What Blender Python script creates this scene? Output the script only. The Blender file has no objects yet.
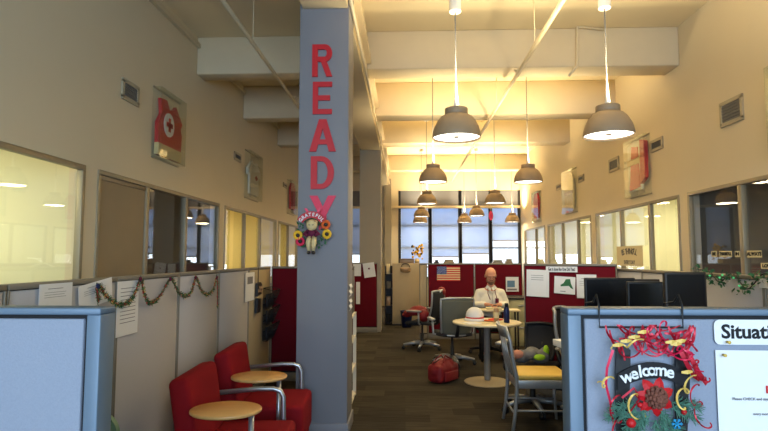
import bpy, bmesh, math, random
from mathutils import Vector, Matrix, Euler
random.seed(7)
SC = bpy.context.scene
COL = SC.collection
PI = math.pi
R_ = math.radians

# ------------------------------------------------------------------ camera
FPX = 540.0
CAMH = 1.5
yaw = math.atan(21 / math.hypot(FPX, 41.5))
pitch = math.atan(41.5 / FPX)
cd = bpy.data.cameras.new('camera')
cd.sensor_width = 36
cd.lens = FPX / 768 * 36
cd.clip_start = 0.05
cd.clip_end = 200
cam = bpy.data.objects.new('camera', cd)
COL.objects.link(cam)
cam.location = (0, 0, CAMH)
cam.rotation_euler = (PI / 2 + pitch, 0, yaw)
SC.camera = cam
_F = Vector((-math.sin(yaw) * math.cos(pitch), math.cos(yaw) * math.cos(pitch), math.sin(pitch)))
_R = Vector((math.cos(yaw), math.sin(yaw), 0))
_U = _R.cross(_F)


def _ray(u, v):
    return _F + _R * ((u - 384) / FPX) + _U * ((215.5 - v) / FPX)


def aY(u, v, Y):
    r = _ray(u, v)
    t = Y / r.y
    return Vector((r.x * t, Y, CAMH + r.z * t))


def aX(u, v, X):
    r = _ray(u, v)
    t = X / r.x
    return Vector((X, r.y * t, CAMH + r.z * t))


# ------------------------------------------------------------------ materials
def lin(c):
    return tuple(((x / 255) / 12.92 if x / 255 <= .04045 else ((x / 255 + .055) / 1.055) ** 2.4) for x in c) + (1,)


MATS = {}


def pm(name, rgb, rough=.6, metal=0.0, var=.06, scale=25, bump=0.0, spec=.4, trans=0, stretch=None):
    if name in MATS:
        return MATS[name]
    m = bpy.data.materials.new(name)
    m.use_nodes = True
    nt = m.node_tree
    b = nt.nodes['Principled BSDF']
    b.inputs['Roughness'].default_value = rough
    b.inputs['Metallic'].default_value = metal
    b.inputs['Specular IOR Level'].default_value = spec
    tc = nt.nodes.new('ShaderNodeTexCoord')
    mp = nt.nodes.new('ShaderNodeMapping')
    nt.links.new(tc.outputs['Object'], mp.inputs['Vector'])
    if stretch:
        mp.inputs['Scale'].default_value = stretch
    n = nt.nodes.new('ShaderNodeTexNoise')
    n.inputs['Scale'].default_value = scale
    n.inputs['Detail'].default_value = 4
    nt.links.new(mp.outputs['Vector'], n.inputs['Vector'])
    mix = nt.nodes.new('ShaderNodeMixRGB')
    c = lin(rgb)
    mix.inputs['Color1'].default_value = tuple(max(0, x * (1 - var)) for x in c[:3]) + (1,)
    mix.inputs['Color2'].default_value = tuple(min(1, x * (1 + var)) for x in c[:3]) + (1,)
    nt.links.new(n.outputs['Fac'], mix.inputs['Fac'])
    nt.links.new(mix.outputs['Color'], b.inputs['Base Color'])
    if bump:
        bp = nt.nodes.new('ShaderNodeBump')
        bp.inputs['Strength'].default_value = bump
        bp.inputs['Distance'].default_value = .01
        nt.links.new(n.outputs['Fac'], bp.inputs['Height'])
        nt.links.new(bp.outputs['Normal'], b.inputs['Normal'])
    MATS[name] = m
    return m


def emis(name, rgb, strength):
    m = bpy.data.materials.new(name)
    m.use_nodes = True
    nt = m.node_tree
    nt.nodes.remove(nt.nodes['Principled BSDF'])
    e = nt.nodes.new('ShaderNodeEmission')
    e.inputs['Color'].default_value = lin(rgb)
    e.inputs['Strength'].default_value = strength
    nt.links.new(e.outputs[0], nt.nodes['Material Output'].inputs['Surface'])
    return m


def glassy(name, ior=1.6, tint=(255, 255, 255), rough=0.0, haze=0.0, hazecol=(230, 225, 210)):
    m = bpy.data.materials.new(name)
    m.use_nodes = True
    nt = m.node_tree
    nt.nodes.remove(nt.nodes['Principled BSDF'])
    fr = nt.nodes.new('ShaderNodeFresnel')
    gm = nt.nodes.new('ShaderNodeNewGeometry')
    mr = nt.nodes.new('ShaderNodeMapRange')
    mr.inputs['To Min'].default_value = ior
    mr.inputs['To Max'].default_value = 1 / ior
    nt.links.new(gm.outputs['Backfacing'], mr.inputs['Value'])
    nt.links.new(mr.outputs[0], fr.inputs['IOR'])
    t = nt.nodes.new('ShaderNodeBsdfTransparent')
    t.inputs['Color'].default_value = lin(tint)
    g = nt.nodes.new('ShaderNodeBsdfGlossy')
    g.inputs['Roughness'].default_value = rough
    g.inputs['Color'].default_value = (1, 1, 1, 1)
    mx = nt.nodes.new('ShaderNodeMixShader')
    nt.links.new(fr.outputs[0], mx.inputs[0])
    last = t.outputs[0]
    if haze:
        d = nt.nodes.new('ShaderNodeBsdfDiffuse')
        d.inputs['Color'].default_value = lin(hazecol)
        m2 = nt.nodes.new('ShaderNodeMixShader')
        m2.inputs[0].default_value = haze
        nt.links.new(last, m2.inputs[1])
        nt.links.new(d.outputs[0], m2.inputs[2])
        last = m2.outputs[0]
    nt.links.new(last, mx.inputs[1])
    nt.links.new(g.outputs[0], mx.inputs[2])
    nt.links.new(mx.outputs[0], nt.nodes['Material Output'].inputs['Surface'])
    return m


def translucent(name, rgb, fac=.5, pattern=None):
    m = bpy.data.materials.new(name)
    m.use_nodes = True
    nt = m.node_tree
    nt.nodes.remove(nt.nodes['Principled BSDF'])
    d = nt.nodes.new('ShaderNodeBsdfDiffuse')
    t = nt.nodes.new('ShaderNodeBsdfTranslucent')
    n = nt.nodes.new('ShaderNodeTexNoise')
    n.inputs['Scale'].default_value = 3
    cr = nt.nodes.new('ShaderNodeMixRGB')
    c = lin(rgb)
    cr.inputs['Color1'].default_value = tuple(x * .93 for x in c[:3]) + (1,)
    cr.inputs['Color2'].default_value = c
    nt.links.new(n.outputs['Fac'], cr.inputs['Fac'])
    nt.links.new(cr.outputs[0], d.inputs['Color'])
    nt.links.new(cr.outputs[0], t.inputs['Color'])
    mx = nt.nodes.new('ShaderNodeMixShader')
    mx.inputs[0].default_value = fac
    nt.links.new(d.outputs[0], mx.inputs[1])
    nt.links.new(t.outputs[0], mx.inputs[2])
    nt.links.new(mx.outputs[0], nt.nodes['Material Output'].inputs['Surface'])
    return m


def carpet_mat():
    m = bpy.data.materials.new('carpet_planks')
    m.use_nodes = True
    nt = m.node_tree
    b = nt.nodes['Principled BSDF']
    b.inputs['Roughness'].default_value = .95
    b.inputs['Specular IOR Level'].default_value = .1
    tc = nt.nodes.new('ShaderNodeTexCoord')
    mp = nt.nodes.new('ShaderNodeMapping')
    nt.links.new(tc.outputs['Object'], mp.inputs['Vector'])
    br = nt.nodes.new('ShaderNodeTexBrick')
    br.inputs['Scale'].default_value = 1
    br.inputs['Brick Width'].default_value = .46
    br.inputs['Row Height'].default_value = .23
    br.inputs['Mortar Size'].default_value = 0.0
    br.inputs['Bias'].default_value = 0
    br.inputs['Color1'].default_value = lin((56, 51, 44))
    br.inputs['Color2'].default_value = lin((78, 71, 60))
    nt.links.new(mp.outputs[0], br.inputs['Vector'])
    n = nt.nodes.new('ShaderNodeTexNoise')
    n.inputs['Scale'].default_value = 3
    n.inputs['Detail'].default_value = 6
    mp2 = nt.nodes.new('ShaderNodeMapping')
    mp2.inputs['Scale'].default_value = (1.2, 14, 1)
    nt.links.new(tc.outputs['Object'], mp2.inputs['Vector'])
    nt.links.new(mp2.outputs[0], n.inputs['Vector'])
    mx = nt.nodes.new('ShaderNodeMixRGB')
    mx.blend_type = 'MULTIPLY'
    mx.inputs['Fac'].default_value = .75
    cr = nt.nodes.new('ShaderNodeValToRGB')
    cr.color_ramp.elements[0].position = .3
    cr.color_ramp.elements[0].color = (.35, .35, .35, 1)
    cr.color_ramp.elements[1].position = .7
    cr.color_ramp.elements[1].color = (1.0, 1.0, 1.0, 1)
    nt.links.new(n.outputs['Fac'], cr.inputs[0])
    nt.links.new(br.outputs['Color'], mx.inputs['Color1'])
    nt.links.new(cr.outputs[0], mx.inputs['Color2'])
    nt.links.new(mx.outputs[0], b.inputs['Base Color'])
    return m


M_WALL = pm('cream_wall_paint', (214, 200, 170), .75, var=.03, scale=2)
M_CEIL = pm('cream_ceiling_paint', (224, 208, 172), .8, var=.04, scale=2)
M_BEAM = pm('painted_beam', (208, 192, 160), .75, var=.06, scale=4)
M_COL = pm('grey_blue_column_paint', (124, 122, 126), .6, var=.05, scale=3)
M_COLT = pm('taupe_column_paint', (160, 150, 132), .7, var=.04, scale=3)
M_OFFICE = pm('office_yellow_paint', (226, 210, 140), .8, var=.04, scale=1.5)
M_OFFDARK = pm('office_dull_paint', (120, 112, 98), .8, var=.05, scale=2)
M_FRAME = pm('window_frame_bronze', (150, 138, 114), .45, .3, var=.04)
M_FRAMED = pm('window_frame_dark', (46, 44, 46), .5, .2, var=.04)
M_GLASS = glassy('office_glass', 1.5)
M_GLASSW = glassy('outer_glass', 1.3)
M_PLEXI = glassy('plexiglass', 1.35, (250, 252, 250), .02, .015)
M_SHADE_CLOTH = translucent('window_shade_cloth', (186, 200, 222), .5)
M_VALANCE = pm('grey_valance_cloth', (112, 112, 118), .85, var=.06, scale=4)
M_TANBLIND = pm('tan_blind', (150, 132, 104), .7, var=.05, scale=6)
M_CARPET = carpet_mat()
M_FAB = pm('grey_panel_fabric', (140, 147, 162), .95, var=.10, scale=220, bump=.15, spec=.1)
M_FABW = pm('warm_grey_panel_fabric', (182, 180, 182), .95, var=.08, scale=220, bump=.12, spec=.1)
M_FABRED = pm('burgundy_panel_fabric', (98, 18, 30), .95, var=.10, scale=200, bump=.12, spec=.1)
M_FABBEIGE = pm('beige_panel_fabric', (172, 156, 126), .9, var=.06, scale=150, bump=.08, spec=.1)
M_PFRAME = pm('panel_frame_grey', (98, 116, 134), .45, .1, var=.03)
M_PCAPW = pm('panel_cap_taupe', (128, 120, 106), .5, .1, var=.03)
M_BLACKGAP = pm('black_gap', (14, 14, 18), .7)
M_RED = pm('red_upholstery', (128, 17, 25), .85, var=.08, scale=160, bump=.1, spec=.15)
M_WOOD = pm('light_maple', (206, 158, 96), .35, var=.12, scale=6, stretch=(1, 8, 8))
M_SILVER = pm('brushed_silver', (176, 178, 182), .35, .85, var=.05)
M_ALU = pm('brushed_aluminium', (158, 160, 162), .35, .5, var=.06, scale=60, stretch=(1, 1, 12))
M_YELLOW = pm('yellow_vinyl', (212, 176, 84), .55, var=.06, scale=20)
M_BLACK = pm('black_plastic', (20, 20, 22), .5, var=.1)
M_DARK = pm('charcoal_fabric', (30, 30, 34), .85, var=.15, scale=80)
M_SCREEN = pm('dark_screen', (12, 12, 16), .25, var=.05)
M_BROWN = pm('dark_brown_plastic', (44, 36, 30), .5, var=.05)
M_MESHG = pm('grey_green_mesh', (96, 96, 84), .8, var=.15, scale=200)
M_LETTER = pm('red_letter_foam', (186, 16, 26), .5, var=.05)
M_LETTERP = pm('pink_red_letter_foam', (214, 40, 74), .5, var=.06)
M_PAPER = pm('white_paper', (226, 226, 226), .8, var=.02)
M_PAPERY = pm('cream_paper', (214, 200, 158), .8, var=.03)
M_INK = pm('black_ink', (22, 22, 26), .8)
M_GREYINK = pm('grey_ink', (120, 120, 124), .8)
M_REDINK = pm('red_ink', (200, 30, 30), .8)
M_SHADEMETAL = pm('pendant_grey_metal', (158, 136, 108), .55, .1, var=.04)
M_WHITEMET = pm('white_enamel', (228, 222, 208), .45, var=.02)
M_LAMP = emis('lamp_lens', (255, 246, 226), 4.0)
M_PIPE = pm('cream_pipe', (214, 198, 164), .5, var=.04)
M_VENT = pm('vent_grey', (112, 110, 106), .6, var=.05)
M_VENTF = pm('vent_frame', (176, 164, 138), .6, var=.04)
M_WHITE = pm('white_cloth', (224, 220, 208), .8, var=.05, scale=60, bump=.1)
M_SKIN = pm('skin', (206, 146, 118), .55, var=.05, scale=40)
M_BEARD = pm('grey_brown_beard', (118, 84, 66), .9, var=.2, scale=200)
M_JEAN = pm('dark_trousers', (38, 40, 52), .85, var=.1, scale=100)
M_TABLE = pm('cream_laminate', (216, 202, 166), .4, var=.03)
M_BLUE = pm('navy_enamel', (28, 40, 86), .35, .2)
M_TAN = pm('tan_enamel', (168, 136, 100), .4, .2)
M_GREEN = pm('pine_green', (36, 84, 50), .8, var=.3, scale=60)
M_LEAF = pm('leaf_green', (44, 104, 62), .6, var=.25, scale=40)
M_GREENSEAT = pm('sage_green_plastic', (104, 132, 104), .5, var=.04)
M_GOLD = pm('gold_foil', (222, 184, 92), .4, .1, var=.15, scale=60)
M_REDFOIL = pm('red_foil', (172, 20, 42), .35, .3, var=.2, scale=60)
M_RIBBON = pm('pink_red_ribbon', (206, 30, 70), .35, .1, var=.2, scale=60)
M_BAGRED = pm('red_nylon', (120, 16, 22), .6, var=.15, scale=30)
M_BURG = pm('burgundy_cloth', (96, 22, 52), .85, var=.15, scale=80)
M_CREAMC = pm('cream_cloth', (206, 184, 134), .85, var=.1, scale=80)
M_SUNF = pm('sunflower_yellow', (228, 176, 40), .7, var=.15, scale=60)
M_ORANGE = pm('orange_cloth', (214, 96, 40), .8, var=.1)
M_TAUPECAB = pm('taupe_laminate', (168, 150, 118), .6, var=.04, scale=8)
M_PALEGREEN = pm('pale_cabinet_paint', (176, 172, 136), .6, var=.04)
M_LIME = pm('lime_cloth', (150, 196, 40), .8, var=.1)
M_CYAN = pm('cyan_foil', (40, 150, 200), .4, .2)
M_TERRAIN = pm('street_concrete', (150, 150, 146), .9, var=.1, scale=1)


# ------------------------------------------------------------------ mesh builder
class MB:
    def __init__(s):
        s.bm = bmesh.new()
        s.mats = []

    def mi(s, m):
        if m not in s.mats:
            s.mats.append(m)
        return s.mats.index(m)

    def _fin(s, geo_faces, mat, smooth=False):
        k = s.mi(mat) if mat else 0
        for f in geo_faces:
            f.material_index = k
            f.smooth = smooth

    def box(s, a, b, bev=0, mat=None, mtx=None, seg=2):
        cx = [(a[i] + b[i]) / 2 for i in range(3)]
        d = [abs(b[i] - a[i]) for i in range(3)]
        t = bmesh.new()
        bmesh.ops.create_cube(t, size=1)
        bmesh.ops.scale(t, vec=d, verts=t.verts)
        if bev:
            bmesh.ops.bevel(t, geom=t.edges[:], offset=min(bev, min(d) * .49), segments=seg, profile=.5, affect='EDGES')
        bmesh.ops.translate(t, vec=cx, verts=t.verts)
        if mtx is not None:
            bmesh.ops.transform(t, matrix=mtx, verts=t.verts)
        s._merge(t, mat, bool(bev))
        return s

    def _merge(s, t, mat, smooth=False):
        me = bpy.data.meshes.new('tmp')
        t.to_mesh(me)
        t.free()
        n = len(s.bm.faces)
        s.bm.from_mesh(me)
        bpy.data.meshes.remove(me)
        s.bm.faces.ensure_lookup_table()
        s._fin(s.bm.faces[n:], mat, smooth)

    def tube(s, pts, r, seg=8, mat=None, caps=True, closed=False):
        pts = [Vector(p) for p in pts]
        n = len(pts)
        rs = r if isinstance(r, (list, tuple)) else [r] * n
        rings = []
        up = None
        for i, p in enumerate(pts):
            if closed:
                d = pts[(i + 1) % n] - pts[i - 1]
            else:
                d = (pts[min(i + 1, n - 1)] - pts[max(i - 1, 0)])
            if d.length < 1e-9:
                d = Vector((0, 0, 1))
            d.normalize()
            if up is None:
                up = Vector((0, 0, 1)) if abs(d.z) < .9 else Vector((1, 0, 0))
            x = d.cross(up)
            if x.length < 1e-6:
                x = d.orthogonal()
            x.normalize()
            y = x.cross(d).normalized()
            up = y
            rings.append([s.bm.verts.new(p + (x * math.cos(2 * PI * k / seg) + y * math.sin(2 * PI * k / seg)) * rs[i]) for k in range(seg)])
        fs = []
        for i in range(n if closed else n - 1):
            A, B = rings[i], rings[(i + 1) % n]
            for k in range(seg):
                fs.append(s.bm.faces.new((A[k], A[(k + 1) % seg], B[(k + 1) % seg], B[k])))
        s._fin(fs, mat, True)
        if caps and not closed:
            s._fin([s.bm.faces.new(rings[0][::-1]), s.bm.faces.new(rings[-1])], mat)
        return s

    def lathe(s, prof, c=(0, 0, 0), seg=24, mat=None, mtx=None):
        rings = []
        allv = []
        for (r, z) in prof:
            if r < 1e-5:
                v = [s.bm.verts.new((c[0], c[1], c[2] + z))]
            else:
                v = [s.bm.verts.new((c[0] + r * math.cos(2 * PI * k / seg), c[1] + r * math.sin(2 * PI * k / seg), c[2] + z)) for k in range(seg)]
            rings.append(v)
            allv += v
        fs = []
        for A, B in zip(rings, rings[1:]):
            if len(A) == 1 and len(B) == 1:
                continue
            for k in range(seg):
                k2 = (k + 1) % seg
                if len(A) == 1:
                    fs.append(s.bm.faces.new((A[0], B[k2], B[k])))
                elif len(B) == 1:
                    fs.append(s.bm.faces.new((A[k], A[k2], B[0])))
                else:
                    fs.append(s.bm.faces.new((A[k], A[k2], B[k2], B[k])))
        s._fin(fs, mat, True)
        if mtx is not None:
            bmesh.ops.transform(s.bm, matrix=mtx, verts=allv)
        return s

    def ball(s, c, r, mat=None, seg=12, sc=(1, 1, 1), mtx=None):
        t = bmesh.new()
        bmesh.ops.create_uvsphere(t, u_segments=seg, v_segments=max(6, seg // 2 + 1), radius=r)
        bmesh.ops.scale(t, vec=sc, verts=t.verts)
        if mtx is not None:
            bmesh.ops.transform(t, matrix=mtx, verts=t.verts)
        bmesh.ops.translate(t, vec=c, verts=t.verts)
        s._merge(t, mat, True)
        return s

    def prism(s, poly, d, mtx=None, mat=None, holes=None):
        """poly in local XZ, thickness d along local Y (0..d)"""
        t = bmesh.new()
        v0 = [t.verts.new((x, 0, z)) for x, z in poly]
        f = t.faces.new(v0)
        if f.normal.length == 0:
            f.normal_update()
        ext = bmesh.ops.extrude_face_region(t, geom=[f])
        vs = [e for e in ext['geom'] if isinstance(e, bmesh.types.BMVert)]
        bmesh.ops.translate(t, vec=(0, d, 0), verts=vs)
        bmesh.ops.triangulate(t, faces=[f for f in t.faces if len(f.verts) > 4])
        bmesh.ops.recalc_face_normals(t, faces=t.faces)
        if mtx is not None:
            bmesh.ops.transform(t, matrix=mtx, verts=t.verts)
        s._merge(t, mat)
        return s

    def grid(s, P, mat=None, smooth=True, thick=0):
        smooth = smooth and not (0 < thick < .007)
        P = [[Vector(p) for p in row] for row in P]
        A, Bn = len(P), len(P[0])
        V = [[s.bm.verts.new(p) for p in row] for row in P]
        fs = []
        for i in range(A - 1):
            for j in range(Bn - 1):
                fs.append(s.bm.faces.new((V[i][j], V[i][j + 1], V[i + 1][j + 1], V[i + 1][j])))
        if thick:
            W = []
            for i in range(A):
                row = []
                for j in range(Bn):
                    du = P[i][min(j + 1, Bn - 1)] - P[i][max(j - 1, 0)]
                    dv = P[min(i + 1, A - 1)][j] - P[max(i - 1, 0)][j]
                    nn = du.cross(dv)
                    nn = nn.normalized() if nn.length > 1e-12 else Vector((0, 0, 1))
                    row.append(s.bm.verts.new(P[i][j] - nn * thick))
                W.append(row)
            for i in range(A - 1):
                for j in range(Bn - 1):
                    fs.append(s.bm.faces.new((W[i][j], W[i + 1][j], W[i + 1][j + 1], W[i][j + 1])))
            rim = [(i, 0) for i in range(A)] + [(A - 1, j) for j in range(1, Bn)] + [(i, Bn - 1) for i in range(A - 2, -1, -1)] + [(0, j) for j in range(Bn - 2, 0, -1)]
            for k in range(len(rim)):
                a, b = rim[k], rim[(k + 1) % len(rim)]
                fs.append(s.bm.faces.new((V[a[0]][a[1]], V[b[0]][b[1]], W[b[0]][b[1]], W[a[0]][a[1]])))
        s._fin(fs, mat, smooth)
        return s

    def build(s, name, mat, parent=None, loc=None):
        me = bpy.data.meshes.new(name)
        bmesh.ops.recalc_face_normals(s.bm, faces=s.bm.faces)
        s.bm.to_mesh(me)
        s.bm.free()
        if s.mats:
            ms = [m if m else mat for m in s.mats]
            for m in ms:
                me.materials.append(m)
        else:
            me.materials.append(mat)
        o = bpy.data.objects.new(name, me)
        COL.objects.link(o)
        if parent is not None:
            o.parent = parent
        if loc is not None:
            o.location = loc
        return o


def tag(o, label=None, cat=None, group=None, kind=None):
    if label:
        o['label'] = label
    if cat:
        o['category'] = cat
    if group:
        o['group'] = group
    if kind:
        o['kind'] = kind
    return o


def thing(name, label, cat, loc=(0, 0, 0), rz=0, group=None):
    o = bpy.data.objects.new(name, None)
    COL.objects.link(o)
    o.location = loc
    o.rotation_euler = (0, 0, rz)
    o.empty_display_size = .1
    return tag(o, label, cat, group)


def kids(o):
    return [c for c in bpy.data.objects if c.parent == o]


def dup(o, loc, rz=0, label=None, group=None):
    def cp(src, parent):
        c = src.copy()
        COL.objects.link(c)
        c.parent = parent
        for k in kids(src):
            cp(k, c)
        return c
    r = cp(o, None)
    r.location = loc
    r.rotation_euler = (0, 0, rz)
    if label:
        r['label'] = label
    if group:
        r['group'] = group
    return r


def struct(name, mb, mat, parent=None):
    o = mb.build(name, mat, parent)
    if parent is None:
        o['kind'] = 'structure'
    return o


def B(a, b, bev=0):
    return MB().box(a, b, bev)


def text_bm(mb, body, size, mat, mtx, depth=.001, bold=0.0, align='CENTER', xs=1.0):
    cu = bpy.data.curves.new('t', 'FONT')
    cu.body = body
    cu.size = size
    cu.align_x = align
    cu.align_y = 'CENTER'
    cu.extrude = depth
    cu.offset = bold
    cu.resolution_u = 3
    o = bpy.data.objects.new('t', cu)
    COL.objects.link(o)
    dg = bpy.context.evaluated_depsgraph_get()
    me = bpy.data.meshes.new_from_object(o.evaluated_get(dg))
    bpy.data.objects.remove(o)
    bpy.data.curves.remove(cu)
    t = bmesh.new()
    t.from_mesh(me)
    bpy.data.meshes.remove(me)
    bmesh.ops.scale(t, vec=(xs, 1, 1), verts=t.verts)
    # text lies in XY -> stand it up in XZ, facing -Y
    bmesh.ops.transform(t, matrix=mtx @ Matrix.Rotation(PI / 2, 4, 'X'), verts=t.verts)
    mb._merge(t, mat)


def T(x, y, z, rz=0, ry=0):
    return Matrix.Translation((x, y, z)) @ Matrix.Rotation(rz, 4, 'Z') @ Matrix.Rotation(ry, 4, 'Y')


def skin_mesh(verts, edges, radii, sub=2):
    me = bpy.data.meshes.new('sk')
    me.from_pydata([tuple(v) for v in verts], edges, [])
    o = bpy.data.objects.new('sk', me)
    COL.objects.link(o)
    md = o.modifiers.new('s', 'SKIN')
    for i, r in enumerate(radii):
        rr = r if isinstance(r, tuple) else (r, r)
        me.skin_vertices[0].data[i].radius = rr
        me.skin_vertices[0].data[i].use_root = (i == 0)
    if sub:
        sb = o.modifiers.new('b', 'SUBSURF')
        sb.levels = sub
    dg = bpy.context.evaluated_depsgraph_get()
    r = bpy.data.meshes.new_from_object(o.evaluated_get(dg))
    bpy.data.objects.remove(o)
    return r


def remesh(mb, voxel, smooth=4):
    me = bpy.data.meshes.new('rm')
    mb.bm.to_mesh(me)
    mb.bm.free()
    o = bpy.data.objects.new('rm', me)
    COL.objects.link(o)
    md = o.modifiers.new('r', 'REMESH')
    md.mode = 'VOXEL'
    md.voxel_size = voxel
    md.use_smooth_shade = True
    sm = o.modifiers.new('m', 'SMOOTH')
    sm.iterations = smooth
    dg = bpy.context.evaluated_depsgraph_get()
    r = bpy.data.meshes.new_from_object(o.evaluated_get(dg))
    bpy.data.objects.remove(o)
    return r


# ------------------------------------------------------------------ room shell
XL, XR, HC, YF, YB = -2.83, 3.57, 4.5, 16.76, -3.6
HEAD, SILL, WT = 2.31, .9, .14
fl = struct('floor', B((-7, YB - .2, -.1), (8, YF + .2, 0)), M_CARPET)
struct('ceiling', B((XL - .2, YB - .2, HC), (XR + .2, YF + .2, HC + .15)), M_CEIL)


def side_wall(name, X, sgn, groups):
    """wall with window openings; groups = list of (y0, y1)"""
    m = MB()
    x0, x1 = (X - WT, X) if sgn < 0 else (X, X + WT)
    m.box((x0, YB, 0), (x1, YF + .14, SILL))
    m.box((x0, YB, HEAD), (x1, YF + .14, HC))
    ys = [YB] + [y for g in groups for y in (g[0], g[-1])] + [YF + .14]
    for a, b in zip(ys[::2], ys[1::2]):
        m.box((x0, a, SILL), (x1, b, HEAD))
    return struct(name, m, M_WALL)


GL = [(1.3, 4.63), (4.83, 5.80, 6.86, 8.10), (8.34, 9.43, 10.47, 11.75), (11.95, 13.0, 14.1, 15.3)]
GR = [(3.6, 4.75, 5.86, 6.92), (7.13, 8.0, 9.05, 10.22), (10.48, 11.3, 12.4, 13.65), (13.9, 14.9, 16.3)]
side_wall('wall_left', XL, -1, GL)
side_wall('wall_right', XR, 1, GR)
wn = 0
for X, sg, GG in ((XL, -1, GL), (XR, 1, GR)):
    for gi, g in enumerate(GG):
        wn += 1
        m = MB()
        xa, xb = sorted((X + sg * .045, X - sg * .012))
        w = .045
        m.box((xa, g[0], HEAD - w), (xb, g[-1], HEAD), .004)
        m.box((xa, g[0], SILL), (xb, g[-1], SILL + w), .004)
        for k, y in enumerate(g):
            ya, yb = (y, y + w) if k == 0 else ((y - w, y) if k == len(g) - 1 else (y - w / 2 - .01, y + w / 2 + .01))
            m.box((xa, ya, SILL + w), (xb, yb, HEAD - w), .004)
        fr = m.build('window_%d' % wn, M_FRAME)
        fr['kind'] = 'structure'
        xg = X + sg * .025
        for a, b in zip(g, g[1:]):
            B((xg - .004, a + .02, SILL + .02), (xg + .004, b - .02, HEAD - .02)).build('pane', M_GLASS, fr)
        if sg < 0 and gi == 1:
            bl = MB()
            bl.box((xg + .010, g[0] + .05, SILL + .05), (xg + .016, g[1] - .04, HEAD - .09))
            bl.box((xg + .008, g[0] + .05, HEAD - .09), (xg + .03, g[1] - .04, HEAD - .05), .006)
            bl.build('blind', M_TANBLIND, fr)
# office rooms behind the glass
def office(name, X, sg, y0, y1, depth, mat, ceil=2.75):
    m = MB()
    x0 = X + sg * WT
    x1 = X + sg * depth
    a, b = sorted((x0, x1))
    m.box((a, y0 - .05, 0), (b, y0, ceil))
    m.box((a, y1, 0), (b, y1 + .05, ceil))
    m.box((x1 if sg > 0 else x1 - .1, y0 - .05, 0), (x1 + .1 if sg > 0 else x1, y1 + .05, ceil))
    m.box((a, y0 - .05, ceil), (b, y1 + .05, ceil + .08))
    return struct(name, m, mat)


M_OFFPALE = pm('office_pale_paint', (216, 212, 178), .8, var=.04, scale=1.5)
office('wall_office_left_front', XL, -1, .6, 4.72, 2.2, M_OFFPALE)
office('wall_office_left_middle', XL, -1, 4.80, 8.2, 3.6, M_OFFDARK)
office('wall_office_left_back', XL, -1, 8.28, 11.8, 3.2, M_OFFICE)
office('wall_office_left_far', XL, -1, 11.88, 15.6, 3.2, M_OFFICE)
office('wall_office_right_front', XR, 1, 3.2, 7.0, 3.4, M_OFFDARK)
office('wall_office_right_middle', XR, 1, 7.08, 10.32, 2.6, M_OFFPALE)
office('wall_office_right_back', XR, 1, 10.40, 13.75, 2.6, M_OFFPALE)
office('wall_office_right_far', XR, 1, 13.83, 16.7, 2.6, M_OFFPALE)

# far wall with tall windows
bays = [(-2.72, -1.93), (-1.85, -1.1), (-.16, .76), (.80, 1.69), (1.73, 2.62), (2.66, 3.52)]
WTOP, WSIL = 3.56, .85
m = MB()
m.box((XL, YF, 0), (XR, YF + .14, WSIL))
m.box((XL, YF, WTOP), (XR, YF + .14, HC))
m.box((XL, YF, WSIL), (-2.72, YF + .14, WTOP))
m.box((-1.1, YF, WSIL), (-.16, YF + .14, WTOP))
m.box((3.52, YF, WSIL), (XR, YF + .14, WTOP))
struct('wall_back', m, M_WALL)
m = MB()
m.box((-.62, YF - .3, 0), (-.42, YF, 3.9))
struct('trim_1', m, M_COLT)
drop = [1.60, 1.60, 1.30, 1.52, 1.62, 2.02]
for i, (a, b) in enumerate(bays):
    wn += 1
    m = MB()
    y0, y1 = YF + .01, YF + .09
    w = .04
    m.box((a, y0, WSIL), (a + w, y1, WTOP))
    m.box((b - w, y0, WSIL), (b, y1, WTOP))
    for z in (WSIL, 1.76, 2.45, WTOP - w):
        m.box((a, y0 + .02, z), (b, y1, z + w))
    m.box((a - .04, y0 - .03, WSIL), (a + .01, y0 + .02, WTOP))
    m.box((b - .01, y0 - .03, WSIL), (b + .04, y0 + .02, WTOP))
    fr = struct('window_%d' % wn, m, M_FRAMED)
    B((a + .02, YF + .05, WSIL), (b - .02, YF + .056, WTOP)).build('pane', M_GLASSW, fr)
    s = MB()
    s.box((a + .045, YF + .018, drop[i]), (b - .045, YF + .021, WTOP - .03))
    s.build('roller_shade', M_SHADE_CLOTH, fr)
    B((a + .03, YF - .005, 3.09), (b - .03, YF + .012, WTOP - .01)).build('valance', M_VALANCE, fr)
    B((a + .045, YF + .005, drop[i] - .03), (b - .045, YF + .025, drop[i])).build('hem_bar', M_PCAPW, fr)
B((XL + .01, YF - .09, 3.0), (XR - .01, YF - .03, 3.08), .01).build('trim_2', M_PIPE)['kind'] = 'structure'

# wall behind the camera with its big windows
m = MB()
m.box((XL, YB - .14, 0), (XR, YB, .8))
m.box((XL, YB - .14, 3.3), (XR, YB, HC))
m.box((XL, YB - .14, .8), (-2.3, YB, 3.3))
m.box((3.0, YB - .14, .8), (XR, YB, 3.3))
struct('wall_front', m, M_WALL)
m = MB()
for x in (-2.3, -1.0, .3, 1.6, 2.94):
    m.box((x, YB - .1, .8), (x + .06, YB - .02, 3.3))
m.box((-2.3, YB - .1, .8), (3.0, YB - .02, .86))
m.box((-2.3, YB - .1, 3.24), (3.0, YB - .02, 3.3))
wn += 1
struct('window_%d' % wn, m, M_FRAMED)

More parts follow.
